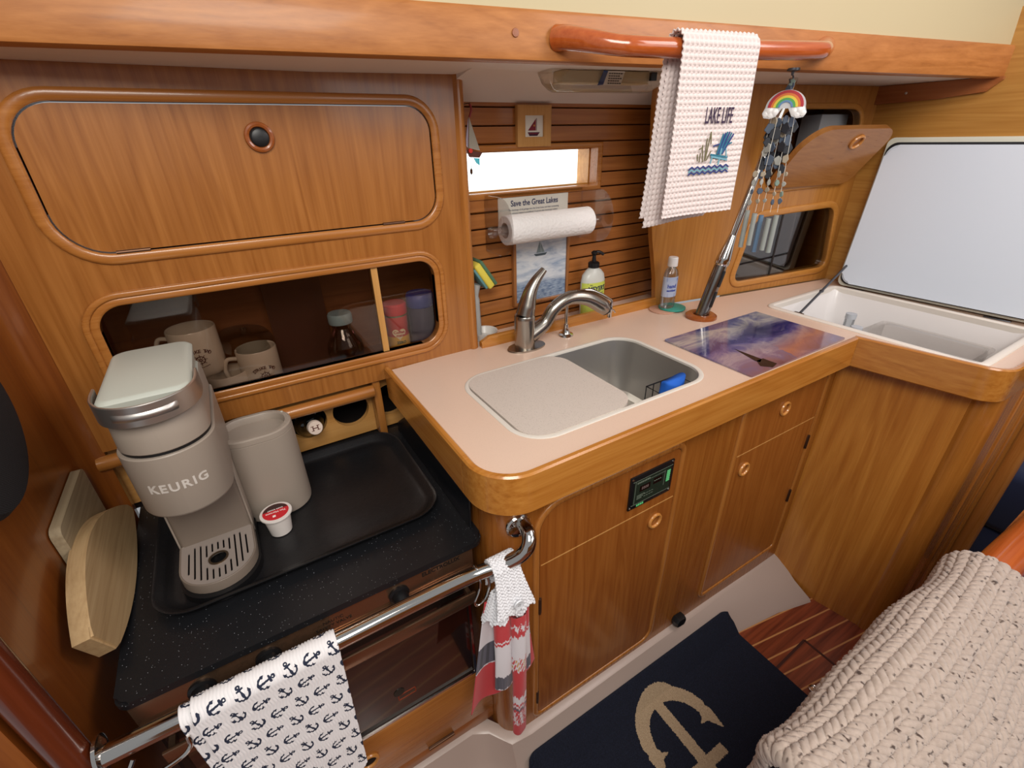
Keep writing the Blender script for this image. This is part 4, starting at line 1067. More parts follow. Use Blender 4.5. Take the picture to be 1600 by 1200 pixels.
for i in range(11):
    x = KX - .0415 + i * .0083; dx = x - KX; yf = .709 - math.sqrt(max(0, .044 ** 2 - dx * dx)); yb = .757
    if abs(dx) < .018:
        h = math.sqrt(.019 ** 2 - min(dx * dx, .0186**2))
        if .709 - h - .004 > yf: slots.append(rrect(x - .0013, x + .0013, yf, .709 - h - .002, .0012, 2))
        slots.append(rrect(x - .0013, x + .0013, .709 + h + .002, yb - .006, .0012, 2))
    else: slots.append(rrect(x - .0013, x + .0013, yf, yb - (.002 if abs(dx) < .04 else .012), .0012, 2))
slots.append(circ(KX, .709, .0135, 24))
holed(bm, plate, slots, FZ(TZ + .029), 0, .0025); finish('drip_plate', bm, mat('drip_plate_grey', '#A89D95', .35, metal=.35), km)
bm = BM(); ring(bm, off(plate, .0028), off(plate, -.0), FZ(TZ + .0145), 0, .018, soft=.001); prism(bm, plate, FZ(TZ + .0145), 0, .004); finish('drip_tray', bm, KEUD, km)
bm = BM(); prism(bm, off(plate, -.002), FZ(TZ + .0187), 0, .001); finish('drip_well', bm, BLACK, km)
bm = BM(); ring(bm, circ(KX, .709, .0145, 28), circ(KX, .709, .0115, 28), FZ(TZ + .0315), 0, .0015); finish('centre_ring', bm, mat('centre_ring_bronze', '#6B5A48', .3, metal=.8), km)
bm = BM(); box(bm, KX - .0535, KX + .0535, .764, .883, TZ + .014, .905, .006, 3); finish('column', bm, KEUD, km)
for s_ in (-1, 1):
    bm = BM(); box(bm, KX + s_ * .054 - .0015, KX + s_ * .054 + .0015, .766, .88, TZ + .014, .90, .001); finish('side_cheek', bm, KEU, km)
bm = BM(); lp = []
for z, g_ in ((.884, .004), (.886, .0015), (.890, 0), (.985, -.0005), (.9865, .0006)):
    lp.append([Vector((a, b, z)) for a, b in rrect(KX - .058 + g_, KX + .058 - g_, .668 + g_, .888 - g_, (.0575, .0575, .02, .02), 12)])
lofts(bm, lp); finish('brew_head', bm, KEU, km)
bm = BM(); prism(bm, rrect(KX - .0545, KX + .0545, .6725, .88, (.054, .054, .018, .018), 12), FZ(.986), 0, .006); finish('shadow_gap', bm, BLACK, km)
bm = BM(); lp = []
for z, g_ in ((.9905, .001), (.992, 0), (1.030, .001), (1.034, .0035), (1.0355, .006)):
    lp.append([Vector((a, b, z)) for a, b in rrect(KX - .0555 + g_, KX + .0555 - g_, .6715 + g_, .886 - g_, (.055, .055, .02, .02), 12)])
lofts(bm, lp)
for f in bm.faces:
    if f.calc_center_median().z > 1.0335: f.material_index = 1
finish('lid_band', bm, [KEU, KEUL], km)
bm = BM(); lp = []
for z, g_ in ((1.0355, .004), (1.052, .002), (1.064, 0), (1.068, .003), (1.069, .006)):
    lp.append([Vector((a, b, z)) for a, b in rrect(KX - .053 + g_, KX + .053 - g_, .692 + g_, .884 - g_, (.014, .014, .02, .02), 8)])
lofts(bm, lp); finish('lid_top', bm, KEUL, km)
hb = [(KX - .0595, .745), (KX - .0595, .722), (KX - .056, .70), (KX - .045, .678), (KX - .025, .6625), (KX, .657), (KX + .025, .6625), (KX + .045, .678), (KX + .056, .70), (KX + .0595, .722), (KX + .0595, .745)]
hb = [tuple(p[:2]) for p in smooth_path([(a, b, 0) for a, b in hb], 4)]
HM = mat('handle_steel', '#C4C0BB', .38, metal=.95)
bm = BM(); wall_strip(bm, hb, 1.041, 1.070, .0035, lip=.001); kh = finish('lift_handle', bm, HM, km)
bm = BM()
def hl(u, v):
    a = (u - .5) * 1.25; rr = .0625; cx, cy = KX, .7175
    b = math.sin(PI * v); e = min(1, min(u, 1 - u) / .12) ** .5
    return Vector((cx + math.sin(a) * (rr - .0015 + .0035 * b * e), cy - math.cos(a) * (rr * .97 - .0015 + .0035 * b * e), 1.0485 + .013 * v))
grid(bm, 30, 8, hl); finish('grip_ridge', bm, HM, kh)
bm = BM(); 
def KF(u, v, w):
    a = u / .0575; return Vector((KX + math.sin(a) * (.0580 + w), .7255 - math.cos(a) * (.0580 + w), .936 + v))
text_bm(bm, 'KEURIG', .0185, lambda u, v, w: KF(u, v, w), ext=.0004, bold=.0005, space=1.22)
finish('raised_name', bm, mat('name_silver', '#C9C2BA', .4), km, recalc=False, label='pale raised lettering')
pb_ = thing('pod_bin', 'warm grey oval pod bin with recessed top beside the coffee maker', 'bin', (-.038, .84, TZ))
bm = BM(); st_ = rrect(-.100, .0245, .792, .888, .047, 12); lp = []
for z, g_ in ((TZ, .004), (TZ + .003, .001), (TZ + .01, 0), (.893, 0), (.8935, .0012), (.8945, .0012), (.895, 0), (.9035, .0005), (.9055, .003), (.9055, .010), (.9035, .0115), (.893, .0125), (.8925, .02)):
    lp.append([Vector((a, b, z)) for a, b in off(st_, -g_)])
lofts(bm, lp); finish('bin_body', bm, KEU, pb_)
bm = BM(); lathe(bm, [(.0022, 0), (.0018, .0008), (.0001, .0009)], (.013, .865, .9055), n=12); finish('lid_dimple', bm, KEUL, pb_)
kc = thing('coffee_pod', 'white coffee pod with red foil lid standing on the black tray', 'pod', (-.043, .757, TZ))
o_ = (-.043, .757, TZ)
bm = BM(); lathe(bm, [(.0165, 0), (.018, .0012), (.0222, .036), (.0225, .040), (.0265, .0405), (.0268, .042), (.0262, .0435), (.0215, .0440)], o_, n=40); finish('cup', bm, mat('pod_white', '#D9D2CC', .4), kc)
bm = BM(); PFr = FZ(TZ + .0441); PT = lambda u, v, w: PFr(-.043 + u, .757 + v, w)
prism(bm, circ(0, 0, .0215, 40), PT, 0, .0004, 0)
prism(bm, [(.0211 * math.cos(a), .0211 * math.sin(a)) for a in [math.radians(22 + 136 * i / 16) for i in range(17)]], PT, .0004, .0006, 1)
prism(bm, [(-.0205, .0045), (.0205, .0045), (.0195, .0085), (-.0195, .0085)], PT, .0004, .0006, 2)
ROT = lambda f: (lambda u, v, w: f(-u, -v, w))
text_bm(bm, 'DARK ROAST', .0042, lambda u, v, w: PT(-u, .0063 - v, w + .0007), mi=3, ext=.0001, bold=.0001)
text_bm(bm, 'Tim Hortons', .0062, lambda u, v, w: PT(-u, -.0015 - v, w + .0007), mi=3, ext=.0001, bold=.0001)
prism(bm, [(-.006, -.014), (-.001, -.014), (-.001, -.009), (-.006, -.009)], PT, .0004, .0007, 3)
finish('foil_lid', bm, [mat('foil_red', '#C5202A', .35), mat('foil_dark', '#3A2220', .4), mat('foil_brown', '#5B1F1E', .4), mat('foil_print_white', '#F0E4E0', .5)], kc, recalc=False)

# cutting boards standing against the bulkhead
BRD = wood('worn_beech', '#CDB084', '#B3946A', '#8C6F4C', axis=1, rough=.6, coat=0, freq=1.2, contrast=.8)
bm = BM()
pts = []
for i in range(44):
    a = math.radians(-90 + 360 * i / 44); pts.append((a))
y0, y1 = .60, .925; out = []
n = 26
for i in range(n + 1):       # top edge from near end to far end
    t_ = i / n; out.append((y0 + (y1 - y0) * t_, .762 + .084 * math.sin(PI * (.11 + .89 * t_)) ** .8))
for i in range(1, n + 1):
    t_ = 1 - i / n; out.append((y0 + .02 + (y1 - y0 - .02) * t_, .764 - .040 * math.sin(PI * (.12 + .88 * t_)) ** .7))
out = [p for k, p in enumerate(out) if k == 0 or (Vector(p) - Vector(out[k-1])).length > 1e-4]
tl = Matrix.Rotation(math.radians(-7), 4, 'Y')
BF = lambda u, v, w: Vector((-.283, 0, .7235)) + tl @ Vector((w, u, v - .7235))
prism(bm, out, BF, 0, .022); es = [e for e in bm.edges if abs(sum((v.co - Vector((-.283, 0, .7235))).dot(tl @ Vector((1, 0, 0))) for v in e.verts) / 2 - .022) < 1e-5]
bmesh.ops.bevel(bm, geom=es, offset=.003, segments=2, affect='EDGES')
tag(finish('cutting_board', bm, BRD), 'thick worn oval wooden cutting board standing on edge against the bulkhead', 'cutting board')
bm = BM(); prism(bm, rrect(.735, .905, .7225, .882, .012, 4), FX(-.3085), 0, .013); es = bm.edges[:]
bmesh.ops.bevel(bm, geom=[e for e in bm.edges if e.calc_face_angle(0) > 1], offset=.0015, segments=1, affect='EDGES')
tag(finish('cutting_board', bm, wood('grey_green_board', '#B9A98A', '#9C8C70', '#7E7058', axis=1, rough=.6, coat=0)), 'thinner greyish rectangular board tucked behind the oval board', 'cutting board')
# round black speaker on the bulkhead
sk_ = thing('cabin_speaker', 'round black cloth-covered speaker on the bulkhead at the edge of the view', 'speaker', (-.308, .69, .97))
bm = BM(); lathe(bm, [(.108, 0), (.112, .004), (.111, .014), (.104, .022), (.06, .028), (.0001, .030)], (-.3095, .688, 1.078), (1, 0, 0), 48); finish('cloth_cover', bm, SPEAKC, sk_)
t = NT(SPEAKC); w_ = t.n('ShaderNodeTexChecker'); w_.inputs['Scale'].default_value = 600; t.l(t.coord(), w_.inputs['Vector']); t.base(t.mix(w_.outputs['Fac'], '#141416', '#2B2B2F'))

# ================================================================== RIGHT-HAND LOCKER BETWEEN THE HULL LINING AND THE BULKHEAD
RU = Vector((1, -.1766, 0)).normalized(); RO = Vector((1.04, .935, 0)); RN = Vector((RU.y, -RU.x, 0))
RF = FO(RO, RU, (0, 0, 1))
def atp(px, py, p0, n):
    d = Vector(R @ np.array([(px - 800) / F_PX, (600 - py) / F_PX, -1.0])); c = Vector(CAM)
    return c + d * ((Vector(p0) - c).dot(n) / d.dot(n))
def rf(px, py):
    q = atp(px, py, RO, RN) - RO; return (q.dot(RU), q.z)
rl = thing('side_locker', 'small teak locker beside the icebox with its upper flap hanging open and glazed cubby below', 'locker', (1.45, .86, .89))
upo = roundpoly([(rf(1187, 300)[0], 1.203), (rf(1352, 168)[0] - .008, 1.212), (rf(1352, 168)[0] - .008, 1.402), (rf(1187, 300)[0] + .015, 1.402)], .05, 8)
lwo = roundpoly([(rf(1143, 442)[0], .930), (rf(1288, 415)[0], .937), (rf(1305, 320)[0], 1.132), (rf(1180, 345)[0], 1.120)], .035, 8)
uR = (1.765 - 1.04) / RU.x
left = [rf(1024, 437), rf(1019, 371), rf(1018, 300), rf(1022, 220), rf(1024, 165)]
bm = BM(); holed(bm, [(left[0][0] + .01, .893), (uR, .893), (uR, 1.4595), (left[-1][0], 1.4595)] + [(a, b) for a, b in left[::-1]], [upo, lwo], RF, -.018, 0)
SIDEW = wood('side_locker_teak', '#BE853F', '#A86E2E', '#834F1D', axis=2, rough=.32, contrast=.8)
finish('face_panel', bm, SIDEW, rl)
TRS = wood('side_trim', '#C98F48', '#B57A36', '#8F5A22', axis=0, rough=.3, contrast=.4)
bm = BM(); ring(bm, off(upo, .016), upo, RF, -.016, .006, soft=.003); finish('opening_surround', bm, TRS, rl)
bm = BM(); ring(bm, off(lwo, .020), off(lwo, .0), RF, -.016, .006, soft=.003); finish('window_surround', bm, TRS, rl)
bm = BM()
def rbox(u0, u1, w0, w1, z0, z1, b=0, bm=None):
    obox(bm, RF((u0+u1)/2, (z0+z1)/2, (w0+w1)/2), RU, (0, 0, 1), RN, (u1-u0)/2, (z1-z0)/2, (w1-w0)/2, b)
rbox(.20, uR + .02, -.16, -.15, .894, 1.455, bm=bm); rbox(.20, uR, -.15, -.02, .894, .905, bm=bm); rbox(.20, uR, -.15, -.02, 1.165, 1.18, bm=bm); rbox(.20, uR, -.15, -.02, 1.42, 1.43, bm=bm); rbox(.20, .21, -.15, -.02, .9, 1.42, bm=bm)
finish('locker_lining', bm, W_DARKIN, rl)
um = (upo[0][0] + uR) / 2
bm = BM(); us = [p[0] for p in lwo]; u0, u1 = min(us), max(us)
rbox(u0 - .01, (u0+u1)/2 + .02, -.010, -.007, .92, 1.14, bm=bm); finish('sliding_pane', bm, GLASSR, rl)
bm = BM(); rbox((u0+u1)/2 - .02, u1 + .01, -.016, -.013, .92, 1.14, bm=bm); finish('sliding_pane', bm, GLASSR, rl)
bm = BM(); rbox((u0+u1)/2 - .045, (u0+u1)/2 - .038, -.0175, -.006, .92, 1.14, bm=bm); finish('pane_edge_strip', bm, mat('black_channel', '#1E1512', .4), rl)
# open flap, hinged on its lower edge
ang = math.radians(36); dv = Vector((0, 0, 1)) * math.cos(ang) + RN * math.sin(ang)
h0_ = RF(min(p[0] for p in upo) + .004, 1.212, .006)
uw = max(p[0] for p in upo) - min(p[0] for p in upo) - .008
DF = FO(h0_, RU, dv)
dpts = rrect(0, uw, 0, .183, (.03, .03, .05, .075), 10)
bm = BM(); prism(bm, dpts, DF, 0, .016); es = [e for e in bm.edges if e.calc_face_angle(0) > 1]; bmesh.ops.bevel(bm, geom=es, offset=.002, segments=2, affect='EDGES')
fl = finish('flap_door', bm, wood('flap_teak', '#B98248', '#A36C36', '#7F4D22', axis=0, rough=.3, contrast=.7), rl)
dn = RU.cross(dv)
finger_ring(DF(uw * .60, .145, .0165), dn, .0175, fl, wood_ring_l, hole=False)
for q in (.07, uw - .09):
    bm = BM(); tube(bm, [DF(q, -.002, .002), DF(q + .04, -.002, .002)], .003, 8); finish('hinge', bm, BRONZE, fl)
# things inside it
bm = BM(); rbox(.585, .70, -.12, -.05, 1.181, 1.392, .004, bm=bm); tag(finish('storage_box', bm, mat('pale_box', '#BFC3C8', .5)), 'pale grey box standing inside the open upper locker', 'box')
bm = BM(); lathe(bm, [(.012, 0), (.045, .012), (.052, .04), (.048, .04), (.01, .014)], RF(.40, .906, -.075), n=32, caps=False); tag(finish('glass_bowl', bm, GL), 'clear glass bowl behind the tinted pane of the side locker', 'bowl')
bm = BM(); q = RF(.56, .906, -.08)
grid(bm, 20, 10, lambda u, v: q + RU * (.10 * (u - .5)) + Vector((0, 0, .002 + (.055 + .02 * math.sin(u * 9)) * math.sin(PI * min(1, v * 1.0)))) + RN * (.05 * (v - .5)))
tag(finish('folded_cloth', bm, mat('red_cloth', '#A8322C', .85), recalc=False), 'red cloth crumpled behind the tinted pane of the side locker', 'cloth')
bm = BM(); lathe(bm, [(.028, 0), (.03, .004), (.03, .15), (.02, .17), (.02, .19)], RF(.615, .906, -.075), n=28); tag(finish('jar', bm, mat('brown_jar', '#5A3320', .3)), 'tall brown jar behind the tinted pane of the side locker', 'jar')

# ================================================================== POLE, CHIME, HANDRAIL, TOWEL, LAMP
pl_ = thing('tie_rod', 'leaning polished steel tie rod with turnbuckle rising from a wooden collar in the worktop', 'rod', (1.085, .79, ZC))
b0_ = Vector((1.092, .788, ZC + .001)); t0_ = Vector((1.248, .765, 1.4595)); dr_ = (t0_ - b0_).normalized()
Lr = (t0_ - b0_).length
bm = BM(); tube(bm, [b0_ + dr_ * a for a in (.0, .006, .115, .150)], [.0165, .0175, .0175, .016], 24)
e1 = bm.verts[:]; finish('turnbuckle_body', bm, mat('turnbuckle_steel', '#8F8C88', .2, metal=1), pl_)
up_ = Vector((0, 1, 0)) - dr_ * dr_.y; up_.normalize(); sd_ = dr_.cross(up_)
bm = BM()
for h in (.055, .112): obox(bm, b0_ + dr_ * h - up_ * .0172, dr_, sd_, up_, .022, .006, .0012, .001)
finish('turnbuckle_slot', bm, BLACK, pl_)
bm = BM(); tube(bm, [b0_ + dr_ * a for a in (.145, .150, .165, .205, .225)], [.0165, .019, .0185, .012, .0095], 24); finish('swaged_neck', bm, CHROME, pl_)
bm = BM(); tube(bm, [b0_ + dr_ * a for a in (.22, Lr)], .0088, 20); finish('rod_bar', bm, CHROME, pl_)
bm = BM(); lathe(bm, [(.020, .0005), (.020, .008), (.024, .011), (.036, .011), (.042, .007), (.043, .0005)], (1.094, .790, ZC), n=40, caps=False); finish('wooden_collar', bm, wood_ring, pl_)
bm = BM(); lathe(bm, [(.0201, 0), (.0001, .0006)], (1.094, .790, ZC + .0003), n=30, caps=False); finish('collar_hole', bm, DARK, pl_)

hk = at(1240, 108, 2, 1.458); CX_, CY_ = hk.x, hk.y
ch = thing('wind_chime', 'sea glass wind chime hanging from the deckhead beside the steel rod', 'wind chime', (CX_, CY_, 1.09))
SG = [mat('sea_glass_slate', '#4F5B6C', .35), mat('sea_glass_frost', '#B9BBB4', .45, trans=.3), mat('sea_glass_green', '#8FA69A', .4, trans=.3), mat('sea_glass_charcoal', '#2A2D34', .4), mat('sea_glass_sand', '#A79C88', .5)]
bm = BM(); lathe(bm, [(.012, 0), (.012, -.004), (.003, -.006), (.002, -.012)], (CX_, CY_, 1.4595), n=20); tube(bm, smooth_path([(CX_, CY_, 1.45), (CX_ + .006, CY_, 1.443), (CX_, CY_, 1.435), (CX_ - .006, CY_, 1.441)], 5), .0015, 8); finish('hook', bm, GREYM, ch)
rs = random.Random(5)
VW = Vector((CX_, CY_, 0)).normalized(); SW = Vector((-VW.y, VW.x, 0)) * -1   # sideways across the line of sight
def chip(c, s, mt, parent=ch, name='glass_chip'):
    n = rs.randint(5, 7); a0 = rs.random() * 6; tilt = rs.uniform(-.8, .8); nn_ = (-VW + SW * tilt).normalized(); u = Vector((0, 0, 1)).cross(nn_).normalized()
    asp = rs.uniform(.6, 1.0)
    pts = [(s * rs.uniform(.75, 1.1) * math.cos(a0 + 2*PI*i/n) * asp, s * rs.uniform(.75, 1.1) * math.sin(a0 + 2*PI*i/n)) for i in range(n)]
    bm = BM(); prism(bm, pts, FO(c, u, (0, 0, 1)), -.0018, .0018); es = bm.edges[:]; bmesh.ops.bevel(bm, geom=es, offset=.0009, segments=1, affect='EDGES'); finish(name, bm, mt, parent)
for k in range(34):   # dense dark cluster under the rainbow
    z = 1.372 - .112 * (k // 4 + rs.random() * .6) / 9; s_ = (k % 4 - 1.5) * .013 + rs.uniform(-.003, .003)
    chip(Vector((CX_, CY_, z)) + SW * s_ + VW * rs.uniform(-.008, .012), rs.uniform(.010, .0145), SG[rs.choice([0, 3, 0, 3, 0, 4, 1])])
strings = [(-.030, .0), (-.014, -.008), (.0, .006), (.016, -.004), (.030, .0)]
for i, (s_, v_) in enumerate(strings):
    b = Vector((CX_, CY_, 0)) + SW * s_ + VW * v_
    bm = BM(); tube(bm, [b + Vector((0, 0, 1.375)) - SW * s_ * .3, b + Vector((0, 0, 1.19))], .0005, 5); finish('string', bm, PAPER, ch)
    z = 1.268
    while z > 1.20: chip(b + Vector((0, 0, z)), rs.uniform(.005, .0085), SG[rs.choice([1, 2, 1, 4, 0])]); z -= rs.uniform(.014, .024)
    bm = BM(); zt = 1.192 - .005 * i + (.012 if i == 4 else 0); tube(bm, [b + Vector((0, 0, zt)), b + Vector((0, 0, zt - .082 + .012 * (i % 2)))], .0052, 12); finish('glass_bar', bm, [mat('chime_bar_frost', '#AEB6B2', .35, trans=.3), mat('chime_bar_blue', '#6F8CAA', .35, trans=.2)][1 if i == 2 else 0], ch)
for k in range(6): chip(Vector((CX_, CY_, 1.435 - .005 * k)) + SW * rs.uniform(-.01, .012), rs.uniform(.005, .008), SG[rs.choice([0, 2, 2, 3])])
rb = thing('rainbow_patch', 'beaded rainbow and clouds ornament hung in front of the wind chime', 'ornament', (CX_, CY_, 1.38))
RBF = FO(Vector((CX_, CY_, 1.392)) - VW * .022, -SW if (-SW).dot(Vector((1, 0, 0))) > 0 else SW, (0, 0, 1))
if (RBF(0, 0, 1) - RBF(0, 0, 0)).dot(VW) > 0: RBF0 = RBF; RBF = lambda u, v, w: RBF0(u, v, -w)
bm = BM()
outl = [(.036 * math.cos(a), .030 * math.sin(a)) for a in [math.radians(q) for q in range(0, 181, 10)]] + [(-.040, -.010), (-.036, -.018), (-.024, -.020), (-.014, -.016), (-.006, -.002), (.006, -.002), (.014, -.016), (.024, -.020), (.036, -.018), (.040, -.010)]
prism(bm, outl, RBF, -.001, .0012); finish('clear_backing', bm, mat('ornament_backing', '#C8CACC', .4), rb)
for nm, r0, r1, c in (('red_band', .0245, .0295, '#B2202C'), ('orange_band', .0205, .0245, '#D9742A'), ('yellow_band', .0165, .0205, '#DEC93C'), ('green_band', .0125, .0165, '#4FA24E'), ('blue_band', .009, .0125, '#5E86B0')):
    bm = BM(); prism(bm, [(r1 * 1.08 * math.cos(a), r1 * math.sin(a)) for a in [math.radians(q) for q in range(0, 181, 9)]] + [(r0 * 1.08 * math.cos(a), r0 * math.sin(a)) for a in [math.radians(q) for q in range(180, -1, -9)]], RBF, .0012, .0030)
    finish(nm, bm, mat(nm, c, .4), rb)
for s_ in (-1, 1):
    bm = BM()
    for a, b, r in ((.018, -.008, .0075), (.027, -.006, .009), (.033, -.011, .006), (.024, -.013, .006)): lathe(bm, [(r, 0), (r * .8, .0012), (.0001, .002)], RBF(s_ * a, b, .0012), -VW, 20)
    finish('cloud', bm, WHITEP, rb)

# handrail on the fascia
def HB(x, o, z): return Vector((x - .1628 * o, BX(x) - .9867 * o, z))
hr = thing('handrail', 'varnished orange-brown timber handrail standing off the fascia beam', 'handrail', HB(.8, .07, 1.45))
P = [HB(.542, .003, 1.488), HB(.552, .022, 1.486), HB(.574, .052, 1.479), HB(.606, .080, 1.471), HB(.64, .092, 1.4685), HB(.75, .094, 1.4690), HB(.88, .094, 1.4715), HB(1.0, .092, 1.475), HB(1.035, .082, 1.478), HB(1.07, .055, 1.484), HB(1.11, .022, 1.492), HB(1.13, .003, 1.496)]
pth = smooth_path(P, 6); n_ = len(pth)
bm = BM(); tube(bm, pth, [.0150 + .0045 * max(0, 1 - i / 18) + .005 * max(0, 1 - (n_ - 1 - i) / 12) for i in range(n_)], 20, sq=.95); finish('rail_bar', bm, W_RAIL, hr)
bm = BM(); lathe(bm, [(.006, 0), (.0055, .001), (.0001, .0012)], HB(.47, .006, 1.492), (-.163, -.987, 0), 20); finish('screw_plug', bm, wood_ring, hr)

# LAKE LIFE towel
lt = thing('kitchen_towel', 'white waffle towel with LAKE LIFE and a blue deck chair, folded over the handrail', 'towel', HB(.78, .09, 1.19))
LAKE = mat('waffle_cotton', '#DDD0CD', .9, sheen=.3)
def lake(x0, x1, back, front, r, zc, o, name, wob, droop=0):
    nu, nv = 150, 440; L = back + PI * r + front
    U, S = np.meshgrid(np.linspace(0, 1, nu), np.linspace(0, L, nv))
    O, Z = drape_profile(S, 0, zc, r, back); O = -O
    Xs = x0 + U * (x1 - x0); fr = np.clip((S - back - PI * r) / front, 0, 1); bk = np.clip((back - S) / back, 0, 1)
    Xs = Xs - .018 * bk - .0 * fr + .004 * np.sin(S * 20) * (fr + bk) * .4
    nr = np.where(S < back, -1.0, np.where(S < back + PI * r, -np.cos((S - back) / r), 1.0)); nz = np.where((S >= back) & (S < back + PI * r), np.sin((S - back) / r), 0)
    waf = .0034 * (.5 + .5 * np.cos(U * (x1 - x0) / .0088 * 2 * PI)) * (.5 + .5 * np.cos(S / .0088 * 2 * PI)) - .0008
    w_ = wob * np.sin(U * 5.5 + 1 + S * 3) * (fr + bk)
    O = O + nr * waf + w_ + o; Z = Z + nz * waf + droop * (fr + bk) * (U - .5)
    X = Xs - .1628 * O; Y = BX(Xs) - .9867 * O
    mesh_grid(name, X, Y, Z, LAKE, lt, thick=.0018)
    return None
lake(.699, .853, .255, .252, .0205, 1.4705, .094, 'outer_layer', .003, .006)
lake(.706, .846, .268, .238, .0185, 1.4695, .094, 'inner_layer', .004, .012)
def EMB(u, v, w):  # embroidery frame: metres from the centre of the motif on the front fall
    x = .784 + u; o = .094 + .0205 + .0034 + w + .003 * math.sin((u + .091) / .154 * 5.5 + 1 + .45 * 3) * .5
    return HB(x, o, 1.347 + v)
ink = [mat('thread_plum', '#3A2A45', .8), mat('thread_teal', '#2C6F86', .8), mat('thread_navy', '#2B3B78', .8), mat('thread_olive', '#6B6647', .8), mat('thread_pale_teal', '#6FA3B4', .8)]
bm = BM()
text_bm(bm, 'LAKE LIFE', .034, lambda u, v, w: EMB(u + .005, v + .027, w), mi=0, sx=.37, ext=.0008, space=1.05, bold=.0002)
def stroke(pts, w, mi):
    P = [Vector(p) for p in pts]
    for a, b in zip(P, P[1:]):
        d = (b - a).normalized(); n_ = Vector((-d.y, d.x)) * w / 2; a2 = a - d * w * .2; b2 = b + d * w * .2
        prism(bm, [tuple(a2 + n_), tuple(a2 - n_), tuple(b2 - n_), tuple(b2 + n_)], EMB, 0, .0008, mi)
for k in range(6):  # deck chair back slats, fanned
    stroke([(.013 + k * .0022, -.030), (.020 + k * .0042, .004 - .0016 * abs(k - 2.5))], .0026, 1 if k % 2 == 0 else 2)
stroke([(.000, -.031), (.036, -.036)], .0032, 1); stroke([(.002, -.034), (.036, -.040)], .0028, 4)
stroke([(.004, -.034), (.002, -.045)], .0022, 4); stroke([(.021, -.022), (.019, -.047)], .0026, 4); stroke([(.034, -.036), (.030, -.022)], .0018, 4)
stroke([(.003, -.018), (.014, -.015)], .0022, 2); stroke([(.020, -.020), (.040, -.013)], .0024, 1)
for a, b in (((-.006, .004), (-.010, -.038)), ((-.006, .004), (-.003, -.014)), ((-.012, -.006), (-.011, -.040)), ((-.020, -.016), (-.015, -.042)), ((-.026, -.022), (-.020, -.020)), ((-.022, -.028), (-.022, -.042)), ((-.028, -.030), (-.026, -.040)), ((-.001, -.026), (-.008, -.040))): stroke([a, b], .0017, 3)
for j in range(3):
    stroke([(-.042 + i * .0060, -.052 - j * .0042 + (.0022 if i % 2 else -.0016) + .0006 * i * .3) for i in range(15)], .0022, 2 if j != 1 else 4)
finish('embroidery', bm, ink, lt, recalc=False)

# slim lamp under the deckhead
LD = Vector((1, -.165, 0)).normalized(); LFR = FO((.592, BX(.592) + .092, 1.4598), LD, Vector((.163, .987, 0)))   # w points up
la = thing('ceiling_lamp', 'slim clear-lensed strip lamp under the deckhead with a warning sticker', 'lamp', LFR(.14, .03, 0))
LL, LW = .262, .066
bm = BM(); lp = []
for w, g_, r in ((0, .0, .012), (-.006, .001, .012), (-.020, .007, .012), (-.030, .017, .011), (-.034, .024, .009)): lp.append([LFR(a, b, w) for a, b in rrect(g_ * 1.0, LL - g_ * 1.0, g_ * .75, LW - g_ * .6, r, 6)])
lofts(bm, lp); lens = finish('clear_lens', bm, LENS, la)
bm = BM(); prism(bm, rrect(.030, LL - .034, .010, LW - .010, .008, 4), LFR, -.020, -.001); finish('lamp_body', bm, mat('lamp_cream', '#C9BC9A', .5), la)
bm = BM(); prism(bm, rrect(LL - .040, LL - .026, .0, .008, .001, 1), LFR, -.016, -.002); finish('switch', bm, BLACK, la)
bm = BM(); SB0 = FO(LFR(0, -.0005, -.001), LD, (LFR(0, .0135, -.030) - LFR(0, -.0005, -.001))); SB = lambda u, v, w: SB0(u, v * .62 - .006, -w)
prism(bm, [(.122, .012), (.160, .012), (.158, .05), (.118, .05)], SB, 0, .0003, 0); prism(bm, [(.112, .010), (.1215, .012), (.1185, .05), (.106, .052)], SB, 0, .0004, 1)
for i in range(5):
    for k in range(6 - i % 2):
        q = .125 + k * .0052 + .0006 * i; prism(bm, [(q, .0165 + i * .0068), (q + .0040, .0165 + i * .0068), (q + .0040, .0195 + i * .0068), (q, .0195 + i * .0068)], SB, .0003, .0006, 2)
finish('warning_sticker', bm, [PAPER, mat('sticker_blue', '#23477E', .5), BLACK], la, recalc=False)

# ================================================================== ON THE HULL LINING
def framed(name, label, x0, x1, z0, z1, fw, y, m_, art, depth=.012):
    tg = thing(name, label, 'picture', ((x0+x1)/2, y, z0))
    bm = BM(); ring(bm, rrect(x0, x1, z0, z1, .0008, 1), rrect(x0 + fw, x1 - fw, z0 + fw, z1 - fw, .0006, 1), FY(y), 0, depth, soft=.0015); finish('frame', bm, m_, tg)
    bm = BM(); prism(bm, rrect(x0 + fw * .9, x1 - fw * .9, z0 + fw * .9, z1 - fw * .9, .0005, 1), FY(y), 0, depth * .5); a = finish('picture_sheet', bm, art, tg)
    return tg, a, y - depth * .5
t1_, a1_, yy_ = framed('picture_frame', 'small birch-framed picture of a red sailboat on the slatted lining', .6385, .7315, 1.329, 1.4135, .0205, SL_Y - .0005, W_LIGHT, PAPER)
F = FY(yy_ - .0002); cx, cz = .685, 1.3655
bm = BM(); P2 = lambda u, v, w: F(cx + u, cz + v, w)
prism(bm, [(-.016, -.003), (.006, -.003), (.006, .021)], P2, 0, .0003, 0); prism(bm, [(.0075, -.003), (.0085, -.003), (.0085, .022), (.0075, .022)], P2, 0, .0003, 1)
prism(bm, [(-.017, -.0065), (.017, -.0065), (.010, -.014), (-.012, -.014)], P2, 0, .0003, 1); prism(bm, [(-.015, -.008), (.014, -.008), (.0125, -.010), (-.0135, -.010)], P2, .0003, .0005, 0)
prism(bm, circ(.001, .007, .0022, 10), P2, .0003, .0005, 2)
